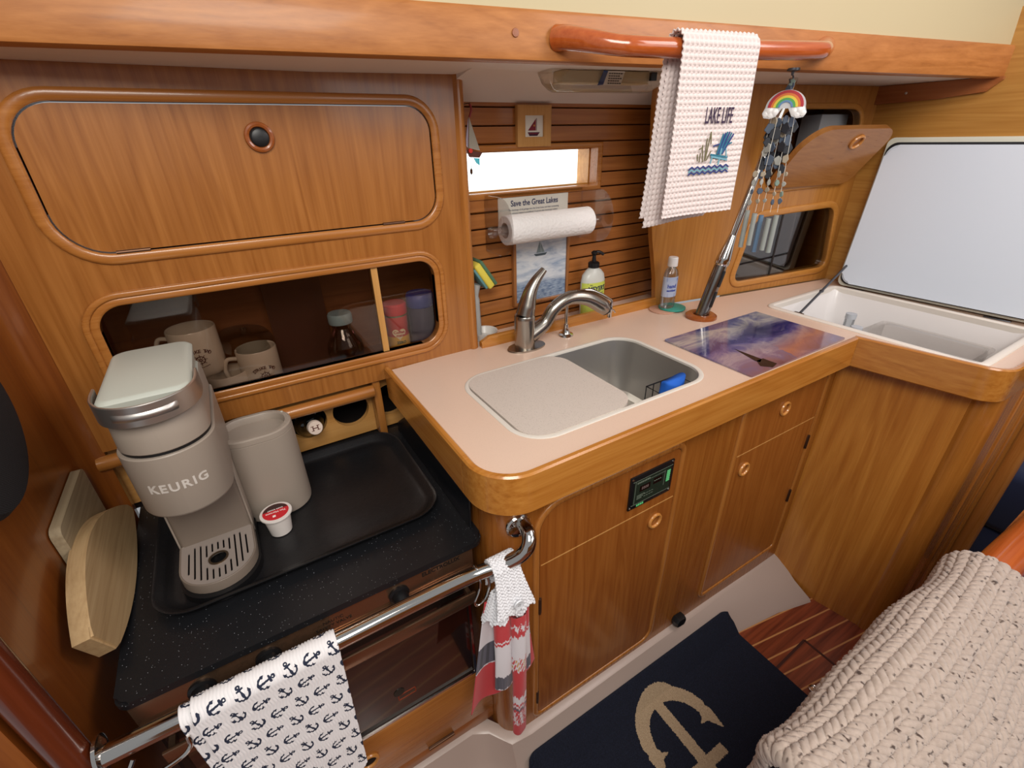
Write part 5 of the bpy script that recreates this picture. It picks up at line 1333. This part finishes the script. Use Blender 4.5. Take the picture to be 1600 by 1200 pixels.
finish('sailboat_print', bm, [mat('boat_maroon', '#7C2433', .7), mat('boat_plum', '#3F1B35', .7), mat('boat_gold', '#C78A3A', .7)], a1_, recalc=False)
SEA = mat('sea_photo', '#A9B6C2', .35); t = NT(SEA)
v = t.coord((3, 1, 12)); n1 = t.noise(v, 4, 5, .6, .4); sp = t.n('ShaderNodeSeparateXYZ'); t.l(t.coord(), sp.inputs[0])
c_sky = t.ramp(n1, [(.32, '#8C9DB4'), (.5, '#C3CAD2'), (.65, '#DADCDD')]); c_sea = t.ramp(t.noise(t.coord((14, 1, 60)), 4, 4), [(.35, '#566C8C'), (.6, '#93A4B8')])
hz = t.n('ShaderNodeMapRange', i_From_Min=.052, i_From_Max=.066); t.l(sp.outputs[2], hz.inputs['Value']); t.base(t.mix(hz.outputs[0], c_sea, c_sky))
t2_, a2_, yy_ = framed('picture_frame', 'narrow-framed photo of a sailboat on a misty sea hanging below the paper towel roll', .621, .800, .948, 1.128, .0085, SL_Y - .0005, wood('narrow_frame', '#A8703F', '#8F5A2E', '#6F421F', axis=2), SEA)
F = FY(yy_ - .0002); bm = BM(); cx, cz = .708, 1.087
prism(bm, [(cx - .022, cz - .008), (cx + .02, cz - .008), (cx + .014, cz - .014), (cx - .016, cz - .014)], F, 0, .0003, 0)
prism(bm, [(cx - .014, cz - .006), (cx + .001, cz - .006), (cx - .004, cz + .024)], F, 0, .0003, 1); prism(bm, [(cx + .002, cz - .006), (cx + .012, cz - .006), (cx - .002, cz + .022)], F, 0, .0003, 1)
finish('sailboat_print', bm, [mat('hull_grey', '#45525A', .6), mat('sail_grey', '#78878A', .6)], a2_, recalc=False)
sg = thing('notice_card', 'printed Save the Great Lakes card fixed behind the paper towel holder', 'sign', (.69, SL_Y, 1.15))
bm = BM(); box(bm, .586, .795, SL_Y - .002, SL_Y - .0002, 1.140, 1.2245); cdm = finish('card', bm, PAPER, sg)
bm = BM(); F = FY(SL_Y - .0022)
text_bm(bm, 'Save the Great Lakes', .0192, lambda u, v, w: F(.692 + u, 1.2065 + v, w), ext=.0002, bold=.0004, sx=.86)
for i, tx in enumerate(('The discharge of all garbage into the Great Lakes and their connecting', 'or tributary waters is prohibited. A person who knowingly violates', 'the above is subject to a fine or imprisonment and other penalties', 'and is liable to a civil penalty for each violation')):
    text_bm(bm, tx, .0058, lambda u, v, w, i=i: F(.690 + u, 1.192 - i * .0075 + v, w), ext=.0002, sx=.92)
finish('lettering', bm, mat('lettering_blue', '#24315E', .6), cdm, recalc=False)

# paper towel holder and roll
ph = thing('paper_towel_holder', 'clear acrylic wall holder with rounded end plates carrying the paper towel roll', 'holder', (.68, .98, 1.11))
def endp(x, w):
    pr = [(SL_Y - .003, 1.232), (SL_Y - .003, 1.105)] + [(.958 + .055 * math.cos(a), 1.168 + .064 * math.sin(a)) for a in [math.radians(q) for q in range(270, 89, -12)]]
    bm = BM(); prism(bm, pr, lambda u, v, w_: Vector((x + w_, u, v)), 0, w); return bm
finish('end_plate', endp(.548, .004), ACRYL, ph); finish('end_plate', endp(.838, .004), ACRYL, ph)
bm = BM(); box(bm, .548, .842, SL_Y - .006, SL_Y - .0026, 1.105, 1.232); finish('back_plate', bm, ACRYL, ph)
bm = BM(); tube(bm, [(.530, .958, 1.160), (.845, .958, 1.160)], .009, 20); lathe(bm, [(.014, 0), (.014, .010), (.011, .013)], (.535, .958, 1.160), (-1, 0, 0), 20); finish('dowel', bm, ACRYL, ph)
ro = thing('paper_towel_roll', 'white quilted paper towel roll on the clear holder', 'paper towel', (.685, .958, 1.125))
TOWP = mat('quilted_paper', '#EFEDEC', .9); t = NT(TOWP); w_ = t.n('ShaderNodeTexVoronoi'); w_.inputs['Scale'].default_value = 150; t.l(t.coord(), w_.inputs['Vector']); t.bump(w_.outputs['Distance'], .8, .0015)
bm = BM(); lathe(bm, [(.0175, .001), (.0175, 0), (.0315, 0), (.033, .0015), (.033, .2435), (.0315, .245), (.0175, .245), (.0175, .244)], (.562, .958, 1.160), (1, 0, 0), 48, caps=False)
finish('paper_body', bm, TOWP, ro)
bm = BM(); lathe(bm, [(.0172, .245), (.0172, 0), (.0158, 0), (.0158, .245)], (.562, .958, 1.160), (1, 0, 0), 32, caps=False); finish('cardboard_core', bm, mat('cardboard', '#8E8078', .8), ro)

# suncatcher sailboat by the end post
su = thing('sailboat_suncatcher', 'dangling sailboat suncatcher ornament beside the port window', 'ornament', (.50, .99, 1.31))
SF = lambda u, v, w: Vector((.503 + u, .990 - w, 1.352 + v))
def sub(name, pts, m_, w0=0, w1=.002): bm = BM(); prism(bm, pts, SF, w0, w1); finish(name, bm, m_, su)
sub('sail', [(-.002, .036), (.020, -.026), (-.006, -.020)], mat('sail_pearl', '#A8A294', .35, trans=.2)); sub('jib', [(-.004, .034), (-.008, -.020), (-.014, -.014)], mat('jib_lilac', '#A7A0B4', .4))
sub('hull', [(-.012, -.024), (.026, -.030), (.018, -.040), (-.006, -.038)], mat('hull_brown', '#5B3226', .4)); sub('red_bead', circ(-.004, -.026, .0045, 12), mat('bead_red', '#D03A2E', .2), .002, .006)
sub('blue_glass', [(.004, -.040), (.018, -.041), (.018, -.055), (.010, -.050)], mat('aqua_glass', '#5FC3D2', .1, trans=.4)); 
bm = BM(); tube(bm, smooth_path([(.505, .990, 1.412), (.508, .990, 1.402), (.503, .990, 1.388)], 5), .0022, 8); finish('top_ribbon', bm, mat('ribbon_red', '#8C2A2E', .5), su)
bm = BM(); tube(bm, [(.501, .989, 1.318), (.5, .989, 1.292)], .0006, 6); lathe(bm, [(.0001, -.008), (.003, -.004), (.003, .002), (.0001, .006)], (.5, .989, 1.287), n=12); finish('drop_bead', bm, BRONZE, su)
bm = BM(); lathe(bm, [(.003, 0), (.003, .002), (.0012, .002), (.0012, .01)], (.505, 1.029, 1.413), (0, -1, 0), 10); tube(bm, [(.505, 1.02, 1.413), (.505, .988, 1.413)], .001, 6); finish('hanger_pin', bm, BRONZE, su)

# ================================================================== ON THE WORKTOP
# ledge behind the back fiddle
so = thing('soap_bottle', 'pump soap bottle with black pump and lime green label behind the back strip', 'bottle', (.853, .978, ZC))
bm = BM(); lp = []
for z, a, b in ((0, .036, .020), (.003, .039, .023), (.10, .039, .023), (.118, .035, .021), (.130, .024, .017), (.136, .014, .013), (.140, .014, .013)): lp.append([Vector((.853 + a * math.cos(q), .978 + b * math.sin(q), ZC + z)) for q in [2*PI*i/32 for i in range(32)]])
lofts(bm, lp)
finish('bottle_body', bm, mat('soap_frost', '#C9CCC6', .3), so)
bm = BM(); lp = []
for z in (.012, .100): lp.append([Vector((.853 + .0396 * math.cos(q), .978 + .0236 * math.sin(q), ZC + z)) for q in [math.radians(182 + 176 * i / 24) for i in range(25)]])
lofts(bm, lp, closed=False, cap0=False, cap1=False); lbm = finish('label', bm, mat('label_lime', '#C3CF5A', .5), so, recalc=False)
def SO(u, v, w):
    q = math.radians(-90) + u / .040; return Vector((.853 + (.0400 + w) * math.cos(q), .978 + (.0240 + w) * math.sin(q), ZC + v))
bm = BM(); text_bm(bm, "MEYER'S", .0185, lambda u, v, w: SO(u, .0885 - .006 + v, w), ext=.0002, bold=.0006, sx=.95, mi=0); text_bm(bm, 'CLEAN DAY', .0075, lambda u, v, w: SO(u, .069 + v, w), ext=.0002, sx=1.1); text_bm(bm, 'MRS.', .005, lambda u, v, w: SO(u - .022, .094 + v, w), ext=.0002)
prism(bm, [(-.034, .0965), (.034, .0965), (.034, .100), (-.034, .100)], SO, 0, .0002, 0)
for i in range(4): prism(bm, [(-.02 + i * .003, .058 - i * .006), (.02 - i * .003, .058 - i * .006), (.02 - i * .003, .0592 - i * .006), (-.02 + i * .003, .0592 - i * .006)], SO, 0, .0002, 0)
finish('label_print', bm, NAVYT, lbm, recalc=False)
bm = BM(); lathe(bm, [(.0155, .138), (.0155, .150), (.012, .153), (.006, .154), (.0045, .170), (.007, .172), (.009, .178), (.004, .182), (.0001, .182)], (.853, .978, ZC), n=24)
tube(bm, smooth_path([(.850, .978, ZC + .177), (.866, .975, ZC + .178), (.880, .972, ZC + .170)], 4), .0042, 10); finish('pump', bm, BLACK, so)
# coasters and sanitizer
CO = (1.062, .884, ZC)
bm = BM(); lathe(bm, [(.036, 0), (.038, .001), (.038, .0035), (.036, .004), (.0001, .0038)], (1.050, .890, ZC + .0002), n=40); tag(finish('coaster', bm, mat('terracotta_coaster', '#C79B84', .5)), 'pinkish tan round coaster under the hand sanitizer', 'coaster')
bm = BM(); lathe(bm, [(.036, .0042), (.038, .005), (.038, .0085), (.036, .009), (.0001, .0088)], (1.078, .880, ZC + .0002), n=40); tag(finish('coaster', bm, TEAL), 'teal round coaster overlapping the tan one under the hand sanitizer', 'coaster')
sn = thing('sanitizer_bottle', 'clear hand sanitizer bottle with white cap and blue label on the coasters', 'bottle', (1.062, .886, ZC + .009))
o_ = (1.062, .886, ZC + .0092)
bm = BM(); lp = []
for z, a, b in ((0, .021, .015), (.003, .0235, .017), (.095, .0235, .017), (.108, .020, .015), (.116, .011, .011), (.122, .0105, .0105)): lp.append([Vector((o_[0] + a * math.cos(q), o_[1] + b * math.sin(q), o_[2] + z)) for q in [2*PI*i/28 for i in range(28)]])
lofts(bm, lp); finish('bottle_body', bm, BOTTLE, sn)
bm = BM(); lathe(bm, [(.0135, .120), (.014, .121), (.0135, .143), (.012, .145), (.0001, .145)], o_, n=28); finish('cap', bm, WHITEP, sn)
bm = BM(); lp = []
for z in (.035, .092): lp.append([Vector((o_[0] + .0239 * math.cos(q), o_[1] + .0174 * math.sin(q), o_[2] + z)) for q in [math.radians(150 + 190 * i / 24) for i in range(25)]])
lofts(bm, lp, closed=False, cap0=False, cap1=False); lbm = finish('label', bm, mat('sanitizer_label', '#B9C9E6', .4, alpha=.75), sn, recalc=False)
def SNF(u, v, w):
    q = math.radians(-112) + u / .024; return Vector((o_[0] + (.0242 + w) * math.cos(q), o_[1] + (.0178 + w) * math.sin(q), o_[2] + v))
bm = BM(); text_bm(bm, 'hand', .0150, lambda u, v, w: SNF(u, .066 + v, w), ext=.0002, bold=.0004); text_bm(bm, 'sanitizer', .0090, lambda u, v, w: SNF(u, .054 + v, w), ext=.0002, bold=.0003)
prism(bm, [(-.018, .080), (.018, .080), (.018, .089), (-.018, .089)], SNF, 0, .0002)
for i in range(3): prism(bm, [(-.012, .044 - i * .004), (.012, .044 - i * .004), (.012, .0452 - i * .004), (-.012, .0452 - i * .004)], SNF, 0, .0002)
finish('label_print', bm, mat('print_blue', '#27409A', .5), lbm, recalc=False)
# glass art board
AW, AH = .372, .240
ART = mat('sunset_print', '#6A4A78', .06, coat=.8); t = NT(ART)
cc = t.n('ShaderNodeTexCoord'); mp2 = t.n('ShaderNodeMapping'); mp2.inputs['Location'].default_value = (.5, .5, 0); mp2.inputs['Scale'].default_value = (1/AW, 1/AH, 1); t.l(cc.outputs['Object'], mp2.inputs[0])
s2 = t.n('ShaderNodeSeparateXYZ'); t.l(mp2.outputs[0], s2.inputs[0]); ux, vy = s2.outputs[0], s2.outputs[1]
cloud = t.noise(mp2.outputs[0], 3.2, 6, .62, 1.2); sm = t.math('ADD', t.math('MULTIPLY', vy, .62), t.math('MULTIPLY', cloud, .55))
c = t.ramp(sm, [(.14, '#7A4238'), (.26, '#94686C'), (.36, '#8A7290'), (.46, '#B5A2AE'), (.54, '#74669A'), (.62, '#3A3674'), (.70, '#8A82A0'), (.78, '#C9C2BC'), (.88, '#6A6894'), (1, '#2B2F70')])
sun = t.math('MULTIPLY', t.math('SUBTRACT', 1.0, t.math('MULTIPLY', t.math('ABSOLUTE', t.math('SUBTRACT', t.math('ADD', vy, t.math('MULTIPLY', ux, -.30)), -.02)), 5.0)), t.math('GREATER_THAN', t.math('ADD', ux, t.math('MULTIPLY', cloud, .3)), .62))
sun = t.math('MULTIPLY', t.math('MAXIMUM', sun, 0.0), t.math('MULTIPLY', cloud, 1.3)); c = t.mix(sun, c, '#D9823E')
dk = t.math('MULTIPLY', t.math('MAXIMUM', t.math('SUBTRACT', 1.0, t.math('MULTIPLY', t.math('ADD', t.math('ABSOLUTE', t.math('SUBTRACT', ux, .68)), t.math('ABSOLUTE', t.math('SUBTRACT', vy, .62))), 3.2)), 0.0), .95); c = t.mix(dk, c, '#241C4A')
c = t.mix(.28, c, '#1A1530'); t.base(c)
ab = thing('glass_board', 'glossy glass board printed with a purple and orange sunset sky and sailboat', 'cutting board', (1.063, .605, ZC))
bm = BM(); prism(bm, rrect(1.063 - AW/2, 1.063 + AW/2, .605 - AH/2, .605 + AH/2, .004, 3), FZ(ZC + .0005), 0, .004); finish('glass_plate', bm, ART, ab)
bm = BM(); G = FZ(ZC + .0047); g0 = at(1147, 545, 2, ZC + .0047); g1_ = at(1208, 572, 2, ZC + .0047); g2_ = at(1192, 575, 2, ZC + .0047); g3_ = at(1212, 567, 2, ZC + .0047)
def pq(*p): return [tuple(at(a, b, 2, ZC + .0047)[:2]) for a, b in p]
prism(bm, pq((1147, 545), (1190, 561), (1188, 566), (1180, 564)), G, 0, .0003); prism(bm, pq((1182, 564), (1192, 560), (1214, 568), (1208, 574), (1188, 572)), G, 0, .0003)
finish('boat_silhouette', bm, mat('silhouette_brown', '#2C1E1A', .2), ab)
# dish wand and spoon rest by the end post
dw_ = thing('dish_wand', 'upright dish wand with yellow and green sponge head beside the locker end post', 'dish wand', (.495, .995, ZC))
bm = BM(); tube(bm, smooth_path([(.492, .996, ZC + .001), (.492, .996, ZC + .06), (.492, .996, ZC + .115), (.499, .994, ZC + .145)], 6), [.014] * 6 + [.0135] * 6 + [.011] * 7, 16); finish('handle', bm, mat('wand_grey', '#A7A8A6', .35), dw_)
wa = Vector((.509, .990, ZC + .168)); wu = Vector((-.55, .0, .83)).normalized(); wv = Vector((.83, 0, .55)).normalized(); wn = wu.cross(wv)
bm = BM(); obox(bm, wa, wu, wv, wn, .036, .009, .026, .005, 3); finish('sponge', bm, YEL, dw_)
bm = BM(); obox(bm, wa + wv * .012, wu, wv, wn, .0365, .0042, .0265, .003, 2); finish('scouring_face', bm, GRN, dw_)
bm = BM(); obox(bm, wa - wv * .0115, wu, wv, wn, .030, .0035, .022, .003, 2); finish('head_plate', bm, mat('wand_teal', '#5D8C90', .4), dw_)
bm = BM(); lathe(bm, [(.02, 0), (.026, .003), (.033, .018), (.034, .022), (.031, .021), (.022, .006), (.0001, .005)], (.515, .995, ZC), n=32, caps=False)
tag(finish('sponge_dish', bm, mat('dish_white', '#DAD7D2', .3)), 'small white dish at the foot of the dish wand', 'dish')

# ================================================================== FLOOR AND FOREGROUND
mt_ = thing('floor_mat', 'dark navy coir doormat with a large beige anchor on the cabin sole', 'mat', (.66, .245, 0))
nu, nv = 375, 240; U, V = np.meshgrid(np.linspace(0, 1, nu), np.linspace(0, 1, nv))
X = .288 + U * .742; Yb = .012 + V * .458
def sdrect(x, y, x0, x1, y0, y1, r):
    dx = np.abs(x - (x0+x1)/2) - (x1-x0)/2 + r; dy = np.abs(y - (y0+y1)/2) - (y1-y0)/2 + r
    return np.hypot(np.maximum(dx, 0), np.maximum(dy, 0)) + np.minimum(np.maximum(dx, dy), 0) - r
E_ = -sdrect(X, Yb, .288, 1.03, .012, .470, .035)
hgt = .0115 * np.clip(E_ / .006, 0, 1) ** .5
yl = .413 - .045 * (X - .3) ; up2 = np.clip(Yb - .413, 0, None) * 1.12
hgt = hgt + up2 + rng.uniform(-.0011, .0011, X.shape) * (E_ > .004) + .0005
ax = (X - .668) / .125; ay = (Yb - .300) / .125
# inverted anchor, crown away from the viewer
def big_anchor(x, y):
    y = -y; d = seg(x, y, (0, -1.0), (0, 1.15), .115)
    d = np.minimum(d, np.maximum(np.abs(x) - .52, np.abs(y - .42) - .10))
    ang = np.arctan2(y + .22, x); am = np.clip(ang, -2.95, -.19); am = np.where(ang > 1.4, -2.95, am); th = .16 - .02 * np.abs(am + PI/2)
    d = np.minimum(d, np.hypot(x - .74 * np.cos(am), y + .22 - .74 * np.sin(am)) - th)
    for s in (-1, 1): d = np.minimum(d, seg(x, y, (s * .74, -.16), (s * .82, .18), (.15, .01))); d = np.minimum(d, seg(x, y, (s * .72, -.14), (s * .50, -.10), (.09, .015)))
    d = np.minimum(d, np.abs(np.hypot(x, y - 1.35) - .2) - .07)
    return d
D = big_anchor(ax, ay) * .125 + rng.uniform(-.0016, .0016, X.shape)
COIR = sdf_mat('coir_anchor_mat', '#0C1122', '#B09A7E', .95, bump=420)
t = NT(COIR); a_ = t.attr('pat').outputs['Fac']; nz_ = t.noise(t.coord(), 900, 2)
t.base(t.mix(t.math('LESS_THAN', a_, 0.0), t.ramp(nz_, [(.35, '#05070F'), (.55, '#0F1528'), (.75, '#2A3145')]), t.ramp(nz_, [(.35, '#8A7357'), (.6, '#BBA688')])))
# cut the corners by pulling edge vertices onto the rounded outline
for (cx_, cy_, sx, sy) in ((.323, .047, -1, -1), (.995, .047, 1, -1), (.323, .435, -1, 1), (.995, .435, 1, 1)):
    dx = (X - cx_) * sx; dy = (Yb - cy_) * sy; m_ = (dx > 0) & (dy > 0); rr = np.hypot(dx, dy); k = np.where(m_, np.maximum(dx, dy) / np.maximum(rr, 1e-6), 1)
    X = np.where(m_, cx_ + (X - cx_) * k, X); Yb = np.where(m_, cy_ + (Yb - cy_) * k, Yb)
edge = (U == 0) | (U == 1) | (V == 0) | (V == 1)
hgt = np.where(edge, up2 + .0004, hgt)
mesh_grid('mat_pile', X, Yb, hgt, COIR, mt_, attrs={'pat': D})
bm = BM(); tube(bm, [(1.062 + .011 * math.cos(a), .2085 + .011 * math.sin(a), .0022) for a in [2*PI*i/24 for i in range(24)]], .002, 8, closed=True); lathe(bm, [(.011, 0), (.0001, .0004)], (1.062, .2085, .0005), n=24, caps=False)
tag(finish('floor_ring', bm, CHROME), 'small round steel lifting ring set in the cabin sole', 'ring')

# settee back with varnished rail and chunky knit blanket
se = thing('settee', 'navy settee back topped with a varnished timber rail', 'settee', (.9, -.2, 0))
RLZ, RLY = .655, .052
bm = BM(); tube(bm, smooth_path([(.445, RLY, RLZ), (.7, RLY, RLZ), (1.0, RLY - .002, RLZ + .001), (1.25, RLY - .012, RLZ + .003), (1.6, RLY - .03, RLZ + .004)], 8), .030, 28); finish('top_rail', bm, W_RAIL, se)
bm = BM(); box(bm, .45, 1.62, .02, .075, 0, .66); finish('settee_panel', bm, W_DOORB, se)
bm = BM(); lofts(bm, [[Vector((x, y, z)) for y, z in ((.02, .62), (-.02, .632), (-.06, .61), (-.30, .40), (-.34, .34), (-.30, .30), (.02, .30))] for x in (.45, 1.60)]); es = [e for e in bm.edges]; bmesh.ops.bevel(bm, geom=es, offset=.012, segments=2, affect='EDGES'); finish('back_cushion', bm, NAVY, se)
bm = BM(); box(bm, .45, 1.62, -.75, .02, 0, .29, .01); finish('seat_base', bm, W_DOORB, se)
KN = mat('chunky_knit', '#D8C8BA', .95, sheen=.3); t = NT(KN); ac = t.attr('col'); t.base(ac.outputs['Color']); t.bump(t.noise(t.coord((1, 1, 1)), 1400, 3), .6, .001)

def vnoise(x, y, sc, seed):
    r_ = np.random.RandomState(seed); G_ = r_.rand(256, 256); xi = x / sc; yi = y / sc; x_ = np.floor(xi).astype(int); y_ = np.floor(yi).astype(int); fx = xi - x_; fy = yi - y_
    fx = fx * fx * (3 - 2 * fx); fy = fy * fy * (3 - 2 * fy); g = lambda a, b: G_[(x_ + a) % 256, (y_ + b) % 256]
    return (g(0, 0) * (1 - fx) + g(1, 0) * fx) * (1 - fy) + (g(0, 1) * (1 - fx) + g(1, 1) * fx) * fy
nu, nv = 760, 520
U, V = np.meshgrid(np.linspace(0, 1, nu), np.linspace(0, 1, nv))
prof = [(.094, .50), (.096, .58), (.094, .655), (.084, .682), (.064, .697), (.038, .699), (.0, .684), (-.06, .645), (-.14, .585), (-.24, .50), (-.34, .40)]
pp = smooth_path([(0, a, b) for a, b in prof], 12); pa_ = np.array([[q.y, q.z] for q in pp]); ds = np.r_[0, np.cumsum(np.hypot(*np.diff(pa_, axis=0).T))]; Ltot = ds[-1]
Sx = V * Ltot; PY = np.interp(Sx, ds, pa_[:, 0]); PZ = np.interp(Sx, ds, pa_[:, 1]); TY_ = np.gradient(PY, axis=0); TZ_ = np.gradient(PZ, axis=0); nl = np.hypot(TY_, TZ_); NY, NZ = TZ_ / nl, -TY_ / nl
NY, NZ = np.where(NZ < -.0, NY, NY), NZ
sgn = np.where((NY * (PY - .0) + NZ * (PZ - .45)) > 0, 1, -1); NY *= sgn; NZ *= sgn
x0 = .412 + .012 * np.sin(Sx * 22); x1 = .985 - .05 * np.clip((PZ - .5) / .2, 0, 1) * 0 + .012 * np.sin(Sx * 16 + 1)
XX = x0 + U * (x1 - x0)
rowc = (Sx + .010 * np.sin(XX * 7)) / .0135; row = np.floor(rowc); f = rowc - row
ph = XX / .0145 + np.where(row % 2 > 0, 1, -1) * (f - .5) * 1.25 + .35 * vnoise(XX, Sx, .03, 4) + .5 * (row % 2)
tri = np.abs((ph % 1) - .5) * 2
h = .0062 * np.sqrt(np.clip(1 - (2 * f - 1) ** 2, 0, 1)) * (.45 + .55 * np.sin(PI * (ph % 1)) ** .6) + .0007 * np.sin((ph * 4 + rowc * 0) * 2 * PI) + .0004 * np.sin(XX / .0016 + rowc * 5)
lowf = .004 * np.sin(XX * 18 + Sx * 9) + .003 * np.sin(XX * 31 - Sx * 22)
edge_ = np.minimum(U, 1 - U) * (x1 - x0); rnd = np.clip(edge_ / .018, 0, 1); sag = -.020 * (1 - np.sqrt(np.clip(1 - (1 - rnd) ** 2, 0, 1)))
Dn = h + lowf + sag + .007
Yk = PY + NY * Dn; Zk = PZ + NZ * Dn
fle = vnoise(XX, Sx * 1.6, .0045, 1); base_c = np.array(lin('#BFAEA2')[:3]); gr_c = np.array(lin('#9C8A7E')[:3]); dk_c = np.array(lin('#4E3D36')[:3])
mixv = vnoise(XX, Sx * 2, .004, 2)[..., None]; colr = base_c * (1 - mixv * .5) + gr_c * mixv * .5
fm = np.clip((fle - .87) / .03, 0, 1)[..., None]; colr = colr * (1 - fm) + dk_c * fm
kb = thing('knit_blanket', 'chunky cream knitted blanket with brown flecks draped over the settee back', 'blanket', (.66, -.05, .40))
mesh_grid('knit_layer', XX, Yk, Zk, KN, kb, cattr=colr, thick=.004)
# forward settee past the bulkhead
bm = BM(); box(bm, 1.83, 2.6, -.7, .34, .22, .44, .03, 3); box(bm, 1.84, 2.6, -.68, .34, 0, .22, .004)
tag(finish('forward_settee', bm, NAVY), 'navy cushioned settee in the cabin beyond the bulkhead', 'settee')
